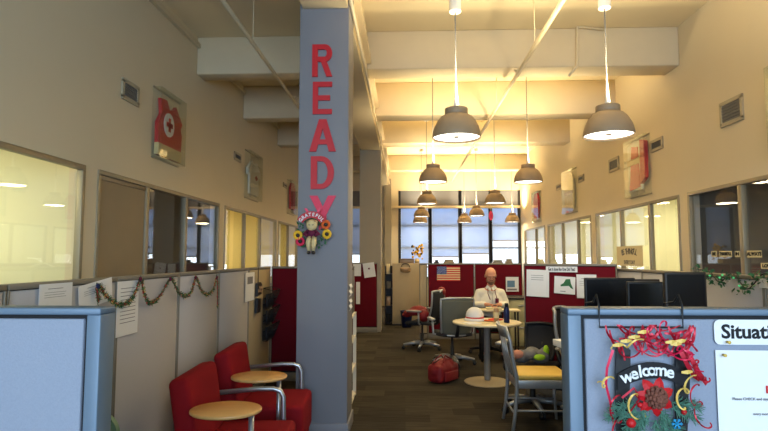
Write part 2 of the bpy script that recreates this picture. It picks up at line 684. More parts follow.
# columns, girder and beams
CX0, CX1 = -.925, -.49
m = MB()
m.box((CX0, 4.62, 0), (CX1, 5.05, 4.5), .004)
c1 = struct('column', m, M_COL)
m = MB()
m.box((CX0 - .012, 4.608, 0), (CX1 + .012, 5.062, .11), .004)
m.build('baseboard', M_COL, c1)
m = MB()
m.box((CX0, 11.0, 0), (CX1, 11.43, 4.5))
struct('column', m, M_COLT)
m = MB()
m.box((-.90, YB, 3.70), (-.50, YF, HC))
m.box((-.50, YB, 4.05), (-.44, YF, 4.12))
struct('ceiling_beam', m, M_BEAM)
for y, zb, x1 in ((-1.1, 3.98, XR), (1.25, 3.98, XR), (6.98, 3.98, XR), (9.1, 3.92, XR), (11.65, 3.98, XR), (15.75, 4.05, XR)):
    m = MB()
    m.box((-.5, y, zb), (x1, y + .4, HC), .015)
    struct('ceiling_beam', m, M_BEAM)
    m = MB()
    m.box((XL, y + .1, zb), (-.9, y + .4, HC), .015)
    struct('ceiling_beam', m, M_BEAM)
# bevelled ledge along the wall heads
m = MB()
m.box((XL, YB, 4.34), (XL + .05, YF, 4.40))
struct('trim_3', m, M_BEAM)
struct('trim_4', B((XL, YB, 0), (XL + .015, YF, .1)), M_PCAPW)
struct('trim_5', B((XR - .015, YB, 0), (XR, YF, .1)), M_PCAPW)

# ------------------------------------------------------------------ pendants
def make_pendant(low):
    r = thing('pendant_lamp', 'x', 'ceiling lamp', (0, 0, 2.6))
    # opening at z = 0
    Z = 4.5 - 2.6
    MB().tube([(0, 0, .30), (0, 0, Z)], .006, 8).build('stem', M_VENT, r)
    c0, c1, cr = (1.165, 1.50, .055) if low else (1.80, 1.885, .05)
    MB().lathe([(0, c0), (cr - .002, c0), (cr, c0 + .01), (cr, c1 - .015), (cr - .005, c1), (0, c1)]).build('canopy', M_WHITEMET, r)
    MB().lathe([(.215, -.005), (.217, .01), (.212, .05), (.197, .10), (.168, .155), (.132, .195), (.1, .21), (.098, .204), (.13, .188), (.163, .15), (.19, .10), (.205, .05), (.209, .005), (.215, -.005)], seg=40).build('shade', M_SHADEMETAL, r)
    MB().lathe([(.03, .205), (.1, .205), (.104, .21), (.104, .262), (.1, .268), (.03, .268)], seg=32).build('collar', M_SHADEMETAL, r)
    MB().lathe([(.0, .012), (.206, .012), (.206, .018), (0, .018)], seg=40).build('lens', M_LAMP, r)
    MB().lathe([(0, .004), (.024, .004), (.028, .012), (0, .012)], seg=20).build('lens_cap', M_SHADEMETAL, r)
    MB().lathe([(.006, .56), (.010, .46), (.018, .34), (.024, .27), (0, .27)], seg=16).build('stem_glow_cone', M_WHITEMET, r)  # white cone stands in for the uplight's glow at the stem foot
    return r


def lamp_data(kind, name, energy, color, **kw):
    d = bpy.data.lights.new(name, kind)
    d.energy = energy
    d.color = color
    for k, v in kw.items():
        setattr(d, k, v)
    return d


WARM = (1.0, .82, .50)
P_DOWN = lamp_data('AREA', 'pendant_down', 9, WARM, shape='DISK', size=.38)
P_UP = lamp_data('SPOT', 'pendant_up', 215, WARM, spot_size=R_(150), spot_blend=.9, shadow_soft_size=.14)
PD = [(.465, 4.8, 2.565, 'grey dome pendant, large nearest one hanging nearer the lettered column'),
      (1.81, 4.8, 2.575, 'grey dome pendant, largest of the right-hand row, at upper right'),
      (.43, 8.15, 2.63, 'grey dome pendant, second from front in the row nearer the columns'),
      (1.87, 8.2, 2.63, 'grey dome pendant, second from front in the right-hand row'),
      (.47, 11.5, 2.63, 'grey dome pendant, third from front in the row nearer the columns'),
      (1.9, 11.4, 2.63, 'grey dome pendant, third from front in the right-hand row'),
      (.46, 14.9, 2.61, 'grey dome pendant, fourth from front in the row nearer the columns'),
      (1.97, 14.9, 2.63, 'grey dome pendant, fourth from front in the right-hand row'),
      (.46, 16.2, 2.53, 'farthest grey dome pendant before the window at left'),
      (1.78, 16.2, 2.53, 'farthest grey dome pendant hanging in front of middle windows'),
      (3.2, 16.2, 2.54, 'farthest grey dome pendant hanging close to the right wall')]
p0, p2 = make_pendant(True), make_pendant(False)
lights_for = []
for i, (x, y, z, lb) in enumerate(PD):
    o = (p0 if i == 0 else dup(p0, (x, y, z))) if i < 2 else (p2 if i == 2 else dup(p2, (x, y, z)))
    o.location = (x, y, z)
    o['label'] = lb
    o['group'] = 'grey dome pendant lamps'
    lights_for.append(o)
for o in lights_for:
    for dat, dz, rx in ((P_DOWN, -.012, 0), (P_UP, .30, PI)):
        L = bpy.data.objects.new(dat.name, dat)
        COL.objects.link(L)
        L.parent = o
        L.location = (.0 if dz < 0 else .04, 0, dz)
        L.rotation_euler = (rx, 0, 0)

# other light
def area(name, loc, rot, sx, sy, e, col):
    d = lamp_data('AREA', name, e, col, shape='RECTANGLE', size=sx, size_y=sy)
    o = bpy.data.objects.new(name, d)
    COL.objects.link(o)
    o.location = loc
    o.rotation_euler = rot
    return o


area('daylight_front_window', (.35, YB - .3, 2.0), (PI / 2, 0, 0), 5.2, 2.4, 430, (.52, .74, 1.0))
area('daylight_back_window', (1.7, YF + .25, 2.1), (-PI / 2, 0, 0), 3.7, 2.6, 110, (.8, .9, 1.0))
OFF = (1.0, .88, .52)
def troffer(x, y, e, col, z=2.72, sx=.6, sy=1.2, lab=None):
    o = area('office_tube_light', (x, y, z - .04), (0, 0, 0), sx, sy, e, col)
    t = thing('ceiling_light', lab, 'ceiling light', (x, y, z))
    m = MB()
    m.box((-sx / 2 - .03, -sy / 2 - .03, -.02), (sx / 2 + .03, sy / 2 + .03, .03))
    m.build('housing', M_WHITEMET, t)
    B((-sx / 2, -sy / 2, -.03), (sx / 2, sy / 2, -.02)).build('diffuser', M_LAMP, t)
troffer(-4.0, 3.2, 40, (.98, .97, .60), lab='office ceiling light behind the front left window')
troffer(-4.4, 10.0, 50, (1, .86, .45), lab='office ceiling light behind the third left window')
troffer(-4.4, 13.6, 50, (1, .84, .42), lab='office ceiling light behind the farthest left window')
troffer(4.9, 8.9, 55, (1, .92, .60), lab='office ceiling light behind the middle right window')
troffer(4.9, 12.2, 52, (1, .90, .56), lab='office ceiling light behind the far right window')
troffer(4.9, 15.2, 40, (1, .90, .56), lab='office ceiling light in the last office on the right')
area('office_dim_light', (5.2, 5.2, 2.6), (0, 0, 0), .6, .6, 5, (1, .88, .6))

w = bpy.data.worlds.new('world')
SC.world = w
w.use_nodes = True
bg = w.node_tree.nodes['Background']
bg.inputs['Color'].default_value = (.80, .90, 1.0, 1)
bg.inputs['Strength'].default_value = 1.5

# ------------------------------------------------------------------ pipes, conduits
def pipe(name, label, pts, r, mat=M_PIPE, cat='pipe', extras=None):
    t = thing(name, label, cat, pts[0])
    o = Vector(pts[0])
    MB().tube([Vector(p) - o for p in pts], r, 10).build('tube', mat, t)
    if extras:
        for nm, mb in extras:
            mb.build(nm, mat, t)
    return t


def off(pts, o):
    return [Vector(p) - Vector(o) for p in pts]


LP = [(-1.66, YB + .1, 3.84), (-1.66, YF - .1, 3.84)]
ex = []
for y in (3.2, 5.7, 8.4, 11):
    ex.append(('hanger', MB().tube(off([(-1.66, y, 3.84), (-1.66, y, 4.5)], LP[0]), .006, 6)))
for y in (4.4, 7.9):
    ex.append(('sprinkler_head', MB().lathe([(0, 0), (.012, .0), (.012, .05), (.03, .055), (.03, .06), (0, .06)], c=(0, y - LP[0][1], .01), seg=10)))
pipe('sprinkler_pipe', 'thin cream sprinkler pipe running the left side under the beams', LP, .022, extras=ex)
RP = [(1.45, YB + .1, 3.84), (1.45, YF - .1, 3.84)]
ex = []
for y in (3.6, 5.9, 8.4, 11):
    ex.append(('hanger', MB().tube(off([(1.45, y, 3.84), (1.45, y, 4.5)], RP[0]), .006, 6)))
for y in (4.9, 6.9, 9.2):
    ex.append(('sprinkler_head', MB().lathe([(0, 0), (.012, .0), (.012, .05), (.03, .055), (.03, .07), (0, .07)], c=(0, y - RP[0][1], .01), seg=10)))
pipe('sprinkler_pipe', 'long cream sprinkler pipe crossing the bright ceiling right of the front pendant', RP, .024, extras=ex)
pa = [aY(604, 0, 6.95), aY(577, 27, 6.95), aY(577, 66, 6.95), aY(569, 76, 6.95)]
pa[0].z = min(pa[0].z, 4.46)
pipe('conduit', 'bent cream conduit on the beam beside the upper right pendant', pa, .02, cat='pipe')
pipe('conduit', 'straight cream conduit low along the girder side near the lettered column',
     [(-.47, 1.5, 3.74), (-.47, 16.5, 3.74)], .016, cat='pipe')

# ------------------------------------------------------------------ vents
def vent(X, u0, u1, v0, v1, label):
    sg = 1 if X > 0 else -1
    a = aX(u0, (v0 + v1) / 2, X)
    b = aX(u1, (v0 + v1) / 2, X)
    yc, wy = (a.y + b.y) / 2, abs(a.y - b.y)
    um = (u0 + u1) / 2
    zt, zb = aX(um, v0 + 2, X).z, aX(um, v1 - 2, X).z
    zc, h = (zt + zb) / 2, zt - zb
    t = thing('air_vent', label, 'vent', (X, yc, zc - h / 2))
    x0, x1 = sorted((-sg * .001, -sg * .02))
    m = MB()
    for s in (-1, 1):
        m.box((x0, s * wy / 2 - .02, 0), (x1, s * wy / 2 + .02, h))
    for z in (0, h):
        m.box((x0, -wy / 2 - .02, z - .02), (x1, wy / 2 + .02, z + .02))
    m.build('frame', M_VENTF, t)
    B((min(x0, x1) * .5, -wy / 2, 0), (max(x0, x1) * .5, wy / 2, h)).build('backing', M_VENT, t)
    m = MB()
    n = 7
    for k in range(n):
        z = h * (k + .5) / n
        m.box((-.007, -wy / 2, -.002), (.007, wy / 2, .002), mtx=Matrix.Translation((-sg * .013, 0, z)) @ Matrix.Rotation(sg * .6, 4, 'Y') @ Matrix.Scale(1, 4))
    m.build('louvres', M_VENT, t)


vent(XL, 122, 137, 82, 103, 'grey louvred wall vent, upper left above the tan blind')
vent(XL, 234, 240, 152, 162, 'small wall vent left of the white shirt case')
vent(XL, 283, 286.5, 182, 189, 'tiny wall vent left of the far red garment case')
vent(XR, 722, 743, 98, 124, 'largest grey wall vent, high on right wall')
vent(XR, 652, 663, 138, 151, 'small wall vent just right of the red and white garment case')
vent(XR, 610, 619, 157, 172, 'small wall vent left of the red and white garment case')
vent(XR, 579, 584, 174, 183, 'small wall vent right of the small pale garment case')
vent(XR, 557, 562, 183, 191, 'tiny wall vent left of the small pale garment case')

# ------------------------------------------------------------------ garment cases
def garment(kind, w, h):
    """garment lying in the YZ plane, local y horizontal, z up, returns list of (name, mb, mat)"""
    out = []
    def q(pts, x=0.0, n=6, d=.03, bulge=.03):
        return pts
    if kind == 'vest':
        poly = [(-.46, .0), (.42, .0), (.46, .50), (.40, .62), (.47, .72), (.20, .98), (.12, .90), (-.05, .86), (-.16, 1.0), (-.38, .98), (-.34, .72), (-.46, .55)]
        m = MB().prism([(a * w, b * h) for a, b in poly], .04)
        out.append(('vest_body', m, M_LETTER))
        m = MB().prism([(-.465 * w, .0), (.425 * w, .0), (.43 * w, .2 * h), (-.46 * w, .2 * h)], .052)
        out.append(('reflective_band', m, M_CREAMC))
        m = MB()
        cx, cz, rr = -.08 * w, .58 * h, .19 * w
        m.prism([(cx + rr * math.cos(a * PI / 12), cz + rr * 1.05 * math.sin(a * PI / 12)) for a in range(24)], .05)
        out.append(('round_emblem', m, M_PAPER))
        m = MB()
        a_ = rr * .2
        b_ = rr * .6
        m.box((cx - a_, 0, cz - b_), (cx + a_, .056, cz + b_))
        m.box((cx - b_, 0, cz - a_), (cx + b_, .056, cz + a_))
        out.append(('red_cross', m, M_LETTER))
    elif kind == 'shirt':
        poly = [(-.34, 0), (.34, 0), (.34, .62), (.48, .55), (.48, .74), (.2, 1.0), (.08, .93), (-.08, .93), (-.2, 1.0), (-.48, .74), (-.48, .55), (-.34, .62)]
        out.append(('shirt_body', MB().prism([(a * w, b * h) for a, b in poly], .04), M_WHITE))
        m = MB()
        m.box((.05 * w, 0, .50 * h), (.22 * w, .05, .56 * h))
        m.box((.11 * w, 0, .46 * h), (.16 * w, .05, .60 * h))
        out.append(('red_emblem', m, M_LETTER))
    elif kind == 'redwhite':
        out.append(('coat_body', MB().prism([(-.45 * w, 0), (.2 * w, 0), (.25 * w, .95 * h), (-.1 * w, h), (-.45 * w, .93 * h)], .03), M_WHITE))
        out.append(('red_apron', MB().prism([(-.35 * w, 0.02 * h), (.15 * w, .05 * h), (.1 * w, .85 * h), (-.2 * w, .9 * h)], .042), M_LETTER))
        out.append(('white_stripe', MB().box((-.42 * w, .0, .52 * h), (.18 * w, .05, .64 * h)), M_CREAMC))
        out.append(('red_sleeve', MB().prism([(.2 * w, .1 * h), (.44 * w, .2 * h), (.46 * w, .9 * h), (.22 * w, .97 * h)], .05), M_LETTER))
    elif kind == 'pale':
        out.append(('coat_body', MB().prism([(-.35 * w, 0), (.35 * w, 0), (.4 * w, .8 * h), (.15 * w, h), (-.15 * w, h), (-.4 * w, .8 * h)], .04), M_CREAMC))
        out.append(('belt', MB().box((-.36 * w, 0, .42 * h), (.36 * w, .05, .5 * h)), M_TAN))
    elif kind == 'orange':
        out.append(('cloth_body', MB().prism([(-.35 * w, 0), (.4 * w, 0), (.4 * w, .9 * h), (-.35 * w, .95 * h)], .04), M_ORANGE))
        out.append(('strap', MB().tube([(-.2 * w, .03, h * 1.1), (0, .03, h * 1.45), (.2 * w, .03, h * 1.15)], .012, 8), M_DARK))
    else:
        poly = [(-.3, 0), (.3, 0), (.36, .8), (.15, 1.0), (-.15, 1.0), (-.36, .8)]
        out.append(('jacket_body', MB().prism([(a * w, b * h) for a, b in poly], .05), M_LETTER))
    return out


def case(X, y0, y1, z0, z1, kind, label, gz=(.12, .95), depth=.10):
    sg = -1 if X < 0 else 1
    yc, w, h = (y0 + y1) / 2, y1 - y0, z1 - z0
    t = thing('display_case', label, 'display case', (X, yc, z0), PI / 2 if sg < 0 else -PI / 2)
    # local: +x -> along wall, -y -> into the room
    m = MB()
    d = depth
    m.box((-w / 2, -d, 0), (w / 2, -d + .006, h))
    m.box((-w / 2, -d, 0), (-w / 2 + .006, 0, h))
    m.box((w / 2 - .006, -d, 0), (w / 2, 0, h))
    m.box((-w / 2, -d, h - .006), (w / 2, 0, h))
    m.box((-w / 2, -d, 0), (w / 2, 0, .006))
    m.build('clear_cover', M_PLEXI, t)
    for zz in (0, h):
        B((-w / 2, -.02, zz - .008), (w / 2, -.001, zz + .008)).build('mounting_strip', M_VENTF, t)
    gh = h * (gz[1] - gz[0])
    g = None
    for nm, mb, mt in garment(kind, w, gh):
        bmesh.ops.translate(mb.bm, vec=(0, -.065, h * gz[0]), verts=mb.bm.verts)
        # thicker layers must face the room: mirror y so extrusion points to -y
        for v in mb.bm.verts:
            v.co.y = -.02 - (v.co.y + .065)
        mb.build(nm, mt, t)


case(XL, 5.85, 6.55, 2.62, 3.42, 'vest', 'clear wall case with red vest bearing a white circle, upper left wall', (.04, .88))
case(XL, 9.36, 10.2, 2.55, 3.40, 'shirt', 'clear wall case with a folded white shirt, left wall beside small vent', (.1, .82))
case(XL, 12.8, 13.6, 2.55, 3.36, 'jacket', 'clear wall case with red jacket, left wall beside the column edge', (.15, .95))
case(XR, 4.5, 5.24, 2.44, 3.32, 'orange', 'clear wall case with orange cloth, cut by the right picture edge', (.15, .6))
case(XR, 7.9, 8.62, 2.42, 3.30, 'redwhite', 'clear wall case with red and white garment on the right wall', (.1, .97))
case(XR, 11.25, 12.05, 2.44, 3.36, 'pale', 'clear wall case with a small pale tied garment, right wall', (.08, .92))
case(XR, 14.2, 14.9, 2.44, 3.24, 'jacket', 'clear wall case with red garment, farthest on the right wall', (.12, .95))

# ------------------------------------------------------------------ READY letters on the column
def letter(ch, u0, u1, v0, v1, mat, label):
    a = aY(u0, v1, 4.60)
    b = aY(u1, v0, 4.60)
    w, h = b.x - a.x, b.z - a.z
    s = .27 * w
    hs = .155 * h
    m = MB()
    d = .018
    P = lambda poly: m.prism(poly, d)
    if ch == 'R':
        P([(0, 0), (s, 0), (s, h), (0, h)])
        P([(s, h - hs), (.62 * w, h - hs), (.62 * w, h), (s, h)])
        arc_o = [(.62 * w + .36 * w * math.sin(t * PI / 10), .73 * h + .27 * h * math.cos(t * PI / 10)) for t in range(11)]
        arc_i = [(.62 * w + .10 * w * math.sin(t * PI / 10), .73 * h + (.27 * h - hs) * math.cos(t * PI / 10)) for t in range(11)]
        for k in range(10):
            P([arc_o[k], arc_o[k + 1], arc_i[k + 1], arc_i[k]])
        P([(s, .46 * h), (.62 * w, .46 * h), (.62 * w, .46 * h + hs), (s, .46 * h + hs)])
        m.prism([(.42 * w, .47 * h), (.70 * w, 0), (w, 0), (.70 * w, .50 * h)], d - .002, mtx=Matrix.Translation((0, .001, 0)))
    elif ch == 'E':
        P([(0, 0), (s, 0), (s, h), (0, h)])
        for z in (0, .5 * h - hs / 2, h - hs):
            P([(s, z), (w if z != .5 * h - hs / 2 else .9 * w, z), (w if z != .5 * h - hs / 2 else .9 * w, z + hs), (s, z + hs)])
    elif ch == 'A':
        P([(0, 0), (.26 * w, 0), (.5 * w, .70 * h), (.5 * w, h), (.36 * w, h)])
        P([(w, 0), (.64 * w, h), (.5 * w, h), (.5 * w, .70 * h), (.74 * w, 0)])
        m.prism([(.25 * w, .22 * h), (.75 * w, .22 * h), (.70 * w, .22 * h + hs), (.30 * w, .22 * h + hs)], d - .002, mtx=Matrix.Translation((0, .001, 0)))
    elif ch == 'D':
        P([(0, 0), (s, 0), (s, h), (0, h)])
        ao = [(.45 * w + .55 * w * math.sin(t * PI / 12), .5 * h + .5 * h * math.cos(t * PI / 12)) for t in range(13)]
        ai = [(.45 * w + (.55 * w - s) * math.sin(t * PI / 12), .5 * h + (.5 * h - hs) * math.cos(t * PI / 12)) for t in range(13)]
        for k in range(12):
            P([ao[k], ao[k + 1], ai[k + 1], ai[k]])
        P([(s, h - hs), (.45 * w, h - hs), (.45 * w, h), (s, h)])
        P([(s, 0), (.45 * w, 0), (.45 * w, hs), (s, hs)])
    elif ch == 'Y':
        m.prism([(.36 * w, 0), (.64 * w, 0), (.64 * w, .46 * h), (.36 * w, .46 * h)], d - .005, mtx=Matrix.Translation((0, .0025, 0)))
        P([(.36 * w, .45 * h), (.50 * w, .36 * h), (.64 * w, .45 * h), (.30 * w, h), (0, h)])
        m.prism([(.36 * w, .45 * h), (.50 * w, .36 * h), (.64 * w, .45 * h), (w, h), (.70 * w, h)], d - .003, mtx=Matrix.Translation((0, .0015, 0)))
    o = m.build('wall_letter', mat)
    o.location = (a.x, 4.601, a.z)
    tag(o, label, 'letter', 'letters spelling READY')


letter('R', 312, 332.5, 44, 76.5, M_LETTER, 'red letter R at the top of the word on the column')
letter('E', 312.5, 332, 81.5, 114, M_LETTER, 'red letter E, second letter down the column')
letter('A', 309, 336, 119, 151.5, M_LETTER, 'red letter A, middle letter down the column')
letter('D', 310.5, 334, 156, 189, M_LETTER, 'red letter D, fourth letter down the column')
letter('Y', 309, 336, 195.5, 230, M_LETTERP, 'pinkish red letter Y behind the doll wreath')

# ------------------------------------------------------------------ doll wreath on column
c = aY(313, 232, 4.56)
t = thing('doll_wreath', 'autumn wreath with seated cloth doll and sunflowers on the column', 'wreath', c)
m = MB()
for k in range(120):
    a = random.random() * 2 * PI
    rr = .115 + random.uniform(-.03, .03)
    p = Vector((rr * math.cos(a), random.uniform(-.02, .02), rr * math.sin(a)))
    q = p + Vector((random.uniform(-.03, .03), random.uniform(-.03, 0), random.uniform(-.03, .03)))
    m.tube([p, (p + q) / 2 + Vector((0, -.008, 0)), q], [.001, .008, .001], 4)
m.build('foliage_ring', M_LEAF, t)
m = MB()
arc = []
n = 14
for rr in (.085, .14):
    arc.append([(rr * math.cos(R_(30 + 120 * k / n)), -.075, rr * 1.0 * math.sin(R_(30 + 120 * k / n)) + .03) for k in range(n + 1)])
m.grid(arc, thick=.004)
m.build('arched_banner', M_LETTER, t)
m = MB()
for k, ch in enumerate('GRATEFUL'):
    a = R_(143 - 15.2 * k)
    text_bm(m, ch, .04, M_PAPER, T(.112 * math.cos(a), -.083, .112 * math.sin(a) + .03) @ Matrix.Rotation(-(a - PI / 2), 4, 'Y'), .002, .001)
m.build('banner_words', M_PAPER, t)
for (x, z, mt, nm) in ((-.12, -.03, M_SUNF, 'sunflower'), (.125, -.02, M_SUNF, 'sunflower'), (.115, .06, M_ORANGE, 'orange_flower'), (-.10, -.08, M_RIBBON, 'pink_flower')):
    m = MB()
    for k in range(12):
        a = k * PI / 6
        m.ball((x + .028 * math.cos(a), -.045, z + .028 * math.sin(a)), .014, seg=6, sc=(1, .4, 1))
    f = m.build(nm, mt, t)
    MB().ball((x, -.052, z), .016, seg=8, sc=(1, .5, 1)).build('flower_centre', M_BROWN, f)
d = MB().ball((0, -.06, .055), .048, seg=16, sc=(1, .85, 1)).build('doll_head', M_CREAMC, t)
MB().ball((0, -.05, .078), .05, seg=12, sc=(1.05, .8, .55)).build('doll_hair', M_TAN, d)
m = MB().ball((-.016, -.1, .055), .005, seg=6).ball((.016, -.1, .055), .005, seg=6)
m.build('doll_eyes', M_INK, d)
m = MB()
m.ball((0, -.05, -.02), .045, seg=12, sc=(1, .7, 1.0))
m.tube([(-.03, -.06, .01), (-.06, -.075, -.02), (-.03, -.09, -.035)], .014, 8)
m.tube([(.03, -.06, .01), (.06, -.075, -.02), (.03, -.09, -.035)], .014, 8)
m.build('doll_dress', M_BURG, t)
for s in (-1, 1):
    lg = MB().tube([(s * .02, -.06, -.05), (s * .024, -.09, -.09), (s * .018, -.085, -.16)], [.022, .022, .014], 10).build('doll_leg', M_CREAMC, t)
    MB().ball((s * .02, -.09, -.175), .017, seg=8, sc=(1, 1.3, .9)).build('doll_shoe', M_BROWN, lg)
m = MB()
for s in (-1, 1):
    m.grid([[(s * .01, -.02, .13), (s * .035, -.02, .14)], [(s * .05, -.02, .20), (s * .075, -.02, .20)]], thick=.003)
m.build('ribbon_tails', M_RIBBON, t)

# ------------------------------------------------------------------ partitions
def partition(label, p0, p1, h=1.38, th=.06, fab=M_FABW, frame=M_PCAPW, group=None, cap=.025, fh0=.12, gap=False):
    p0, p1 = Vector(p0), Vector(p1)
    d = p1 - p0
    L = d.length
    rz = math.atan2(d.y, d.x)
    t = thing('partition_panel', label, 'partition', (p0.x, p0.y, 0), rz, group)
    e = .004
    m = MB()
    pw = .014 if not gap else .045
    m.box((e, -th / 2, 0.0), (pw, th / 2, h - cap), .003)
    m.box((L - pw, -th / 2, 0.0), (L - e, th / 2, h - cap), .003)
    m.box((pw, -th / 2 + .004, .0), (L - pw, th / 2 - .004, fh0 - .02), .003)
    m.build('frame', frame, t)
    B((e, -th / 2 - .002, h - cap), (L - e, th / 2 + .002, h), .004).build('top_cap', frame, t)
    g = .012 if gap else .004
    B((pw + g, -th / 2 + .006, fh0), (L - pw - g, th / 2 - .006, h - cap - g), .004).build('fabric_panel', fab, t)
    B((pw, -th / 2 + .016, fh0 - .02), (L - pw, th / 2 - .016, h - cap)).build('core', M_BLACKGAP, t)
    return t


XP = -1.68
ysl = [1.35, 2.2, 3.07, 3.92, 4.78, 5.70, 6.62]
names = ['grey partition panel with papers, behind the near left divider', 'grey partition panel with garland start and papers',
         'grey partition panel under the middle of the garland', 'grey partition panel behind the nearer red armchair back',
         'grey partition panel behind the farther red armchair', 'beige partition panel carrying the black wire file holder']
for i in range(6):
    partition(names[i], (XP, ysl[i], 0), (XP, ysl[i + 1], 0), 1.385, fab=M_FABW if i < 5 else M_FABBEIGE)
partition('burgundy partition panel ending the left row beside the column', (XP + .03, 6.66, 0), (-.62, 6.66, 0), 1.385, fab=M_FABRED)
# near dividers
partition('pale blue-grey divider in the left foreground', (-1.62, 1.59, 0), (-.878, 1.59, 0), 1.352, .08, M_FAB, M_PFRAME, gap=True, cap=.02)
partition('pale blue-grey divider in right foreground holding the welcome wreath', (.492, 1.73, 0), (2.05, 1.73, 0), 1.343, .08, M_FAB, M_PFRAME, gap=True, cap=.02)
XQ = 2.21
ysr = [1.85, 2.55, 3.40, 4.25, 5.10, 5.75]
rl = ['grey partition panel beside the near right divider, nearest of right row', 'grey partition panel under the leafy garland, nearer part', 'grey partition panel under the left end of leafy garland',
      'grey partition panel behind the dark monitors', 'grey partition panel joining the right row to the burgundy cross panel']
for i in range(5):
    partition(rl[i], (XQ, ysr[i], 0), (XQ, ysr[i + 1], 0), 1.385, fab=M_FABW)
CA = Vector((1.305, 6.03, 0))
CANG = R_(-25)
CD = Vector((math.cos(CANG), math.sin(CANG), 0))
partition('burgundy partition panel with tall notice, slogan strip and map picture', CA, CA + CD * .95, 1.43, fab=M_FABRED)
partition('burgundy partition panel displaying the flag', (.42, 10.1, 0), (1.28, 10.1, 0), 1.385, fab=M_FABRED)
partition('burgundy partition panel directly behind the seated man', (1.28, 10.1, 0), (2.16, 10.1, 0), 1.385, fab=M_FABRED)
partition('burgundy partition panel in front of the farther column', (-1.7, 10.9, 0), (-.55, 10.9, 0), 1.385, fab=M_FABRED)
partition('narrow beige partition panel left of the flag panel', (.26, 10.14, 0), (.415, 10.14, 0), 1.385, fab=M_FABBEIGE, fh0=.1)

# tall taupe cabinet beyond
t = thing('storage_cabinet', 'tan storage cabinet with a small basket hung on its front', 'cabinet', (0, 12.0, 0))
B((-.28, 0, .03), (.33, .45, 1.36), .004).build('body', M_TAUPECAB, t)
B((-.27, -.02, .06), (.32, 0, 1.35), .004).build('door', M_TAUPECAB, t)
B((-.28, .02, 0), (.33, .43, .03)).build('plinth', M_BLACK, t)
m = MB()
cb = aY(405.5, 268, 11.95)
t = thing('wall_basket', 'small woven basket hanging on the tan cabinet', 'basket', (cb.x, 11.97, cb.z - .1))
m.lathe([(.06, 0), (.11, .02), (.12, .1), (.11, .11), (.10, .09), (.09, .03), (.05, .01)], seg=16, mtx=Matrix.Scale(.4, 4, (0, 1, 0)))
m.build('bowl', M_TAN, t)
MB().tube([(.1 * math.cos(a * PI / 8), 0, .1 + .1 * math.sin(a * PI / 8)) for a in range(9)], .008, 6).build('handle', M_BROWN, t)
# cluttered shelf in the gap
t = thing('storage_shelf', 'cluttered dark shelf in the gap right of the farther column', 'shelf', (-.45, 12.1, 0))
m = MB()
for z in (.02, .4, .78, 1.1):
    m.box((0, 0, z), (.17, .4, z + .02))
m.box((0, .38, 0), (.17, .4, 1.3))
m.box((0, 0, 0), (.012, .4, 1.3))
m.build('rack', M_BROWN, t)
random.seed(3)
for k, z in enumerate((.04, .42, .80, 1.12)):
    tag(B((-.42, 12.14, z), (-.42 + random.uniform(.08, .12), 12.35, z + random.uniform(.14, .24)), .005).build('storage_box', [M_DARK, M_TAN, M_OFFDARK, M_PAPERY][k]),
        ['dark box on the lowest level of the cluttered shelf', 'tan box on the second level of cluttered shelf', 'grey box on the third level of cluttered shelf', 'cream box at the top of the cluttered shelf'][k], 'box', 'boxes on the cluttered shelf')
# white rack behind the lettered column
t = thing('equipment_rack', 'low white-framed rack just behind the lettered column', 'rack', (-1.005, 5.5, 0))
m = MB()
for x in (0, .43):
    for y in (0, .5):
        m.box((x, y, 0), (x + .035, y + .035, .88))
for z in (.0, .3, .6, .85):
    m.box((0, 0, z + .02), (.465, .535, z + .045))
m.build('frame', M_WHITEMET, t)
B((.04, .04, .05), (.425, .5, .84)).build('dark_side_panel', M_DARK, t)
tag(MB().box((-.95, 5.56, .896), (-.56, 5.95, 1.36), .01).build('equipment_case', M_BROWN), 'dark case on top of the low white rack', 'box')
# column side notices
for (v0, v1, lb) in ((284, 296, 'upper white notice on right side of lettered column'), (299, 310, 'lower white notice on right side of lettered column')):
    a = aX(349.8, v0, -.485)
    m = MB()
    z1 = 1.5 - (v0 - 257) * 4.8 / 540
    z0 = 1.5 - (v1 - 257) * 4.8 / 540
    m.grid([[(-.487 + .012 * (i % 2), 4.72 + .05 * j, z0 + (z1 - z0) * i / 4) for j in range(5)] for i in range(5)], thick=.001)
    tag(m.build('notice', M_PAPER), lb, 'paper')

# ------------------------------------------------------------------ papers
def sheet(name, label, org, w, h, rz, tilt=0, mat=M_PAPER, lines=None, cat='paper', th=.0015, extra=None, group=None):
    """org = bottom-left corner, plane facing local -Y"""
    t = thing(name, label, cat, org, rz, group)
    t.rotation_euler = Euler((0, tilt, rz))
    B((0, -th, 0), (w, 0, h)).build('sheet', mat, t)
    if lines:
        m = MB()
        for (x0, x1, z, hh) in lines:
            m.box((x0 * w, -th - .0008, (z) * h), (x1 * w, -th, (z + hh) * h))
        m.build('printed_lines', M_GREYINK, t)
    if extra:
        for nm, mb, mt in extra:
            mb.build(nm, mt, t)
    return t


LN = [(.15, .85, .86 - .07 * k, .012) for k in range(10)]
LN3 = [(.25, .7, .82, .02), (.15, .8, .7, .012), (.15, .75, .62, .012), (.15, .8, .54, .012)]
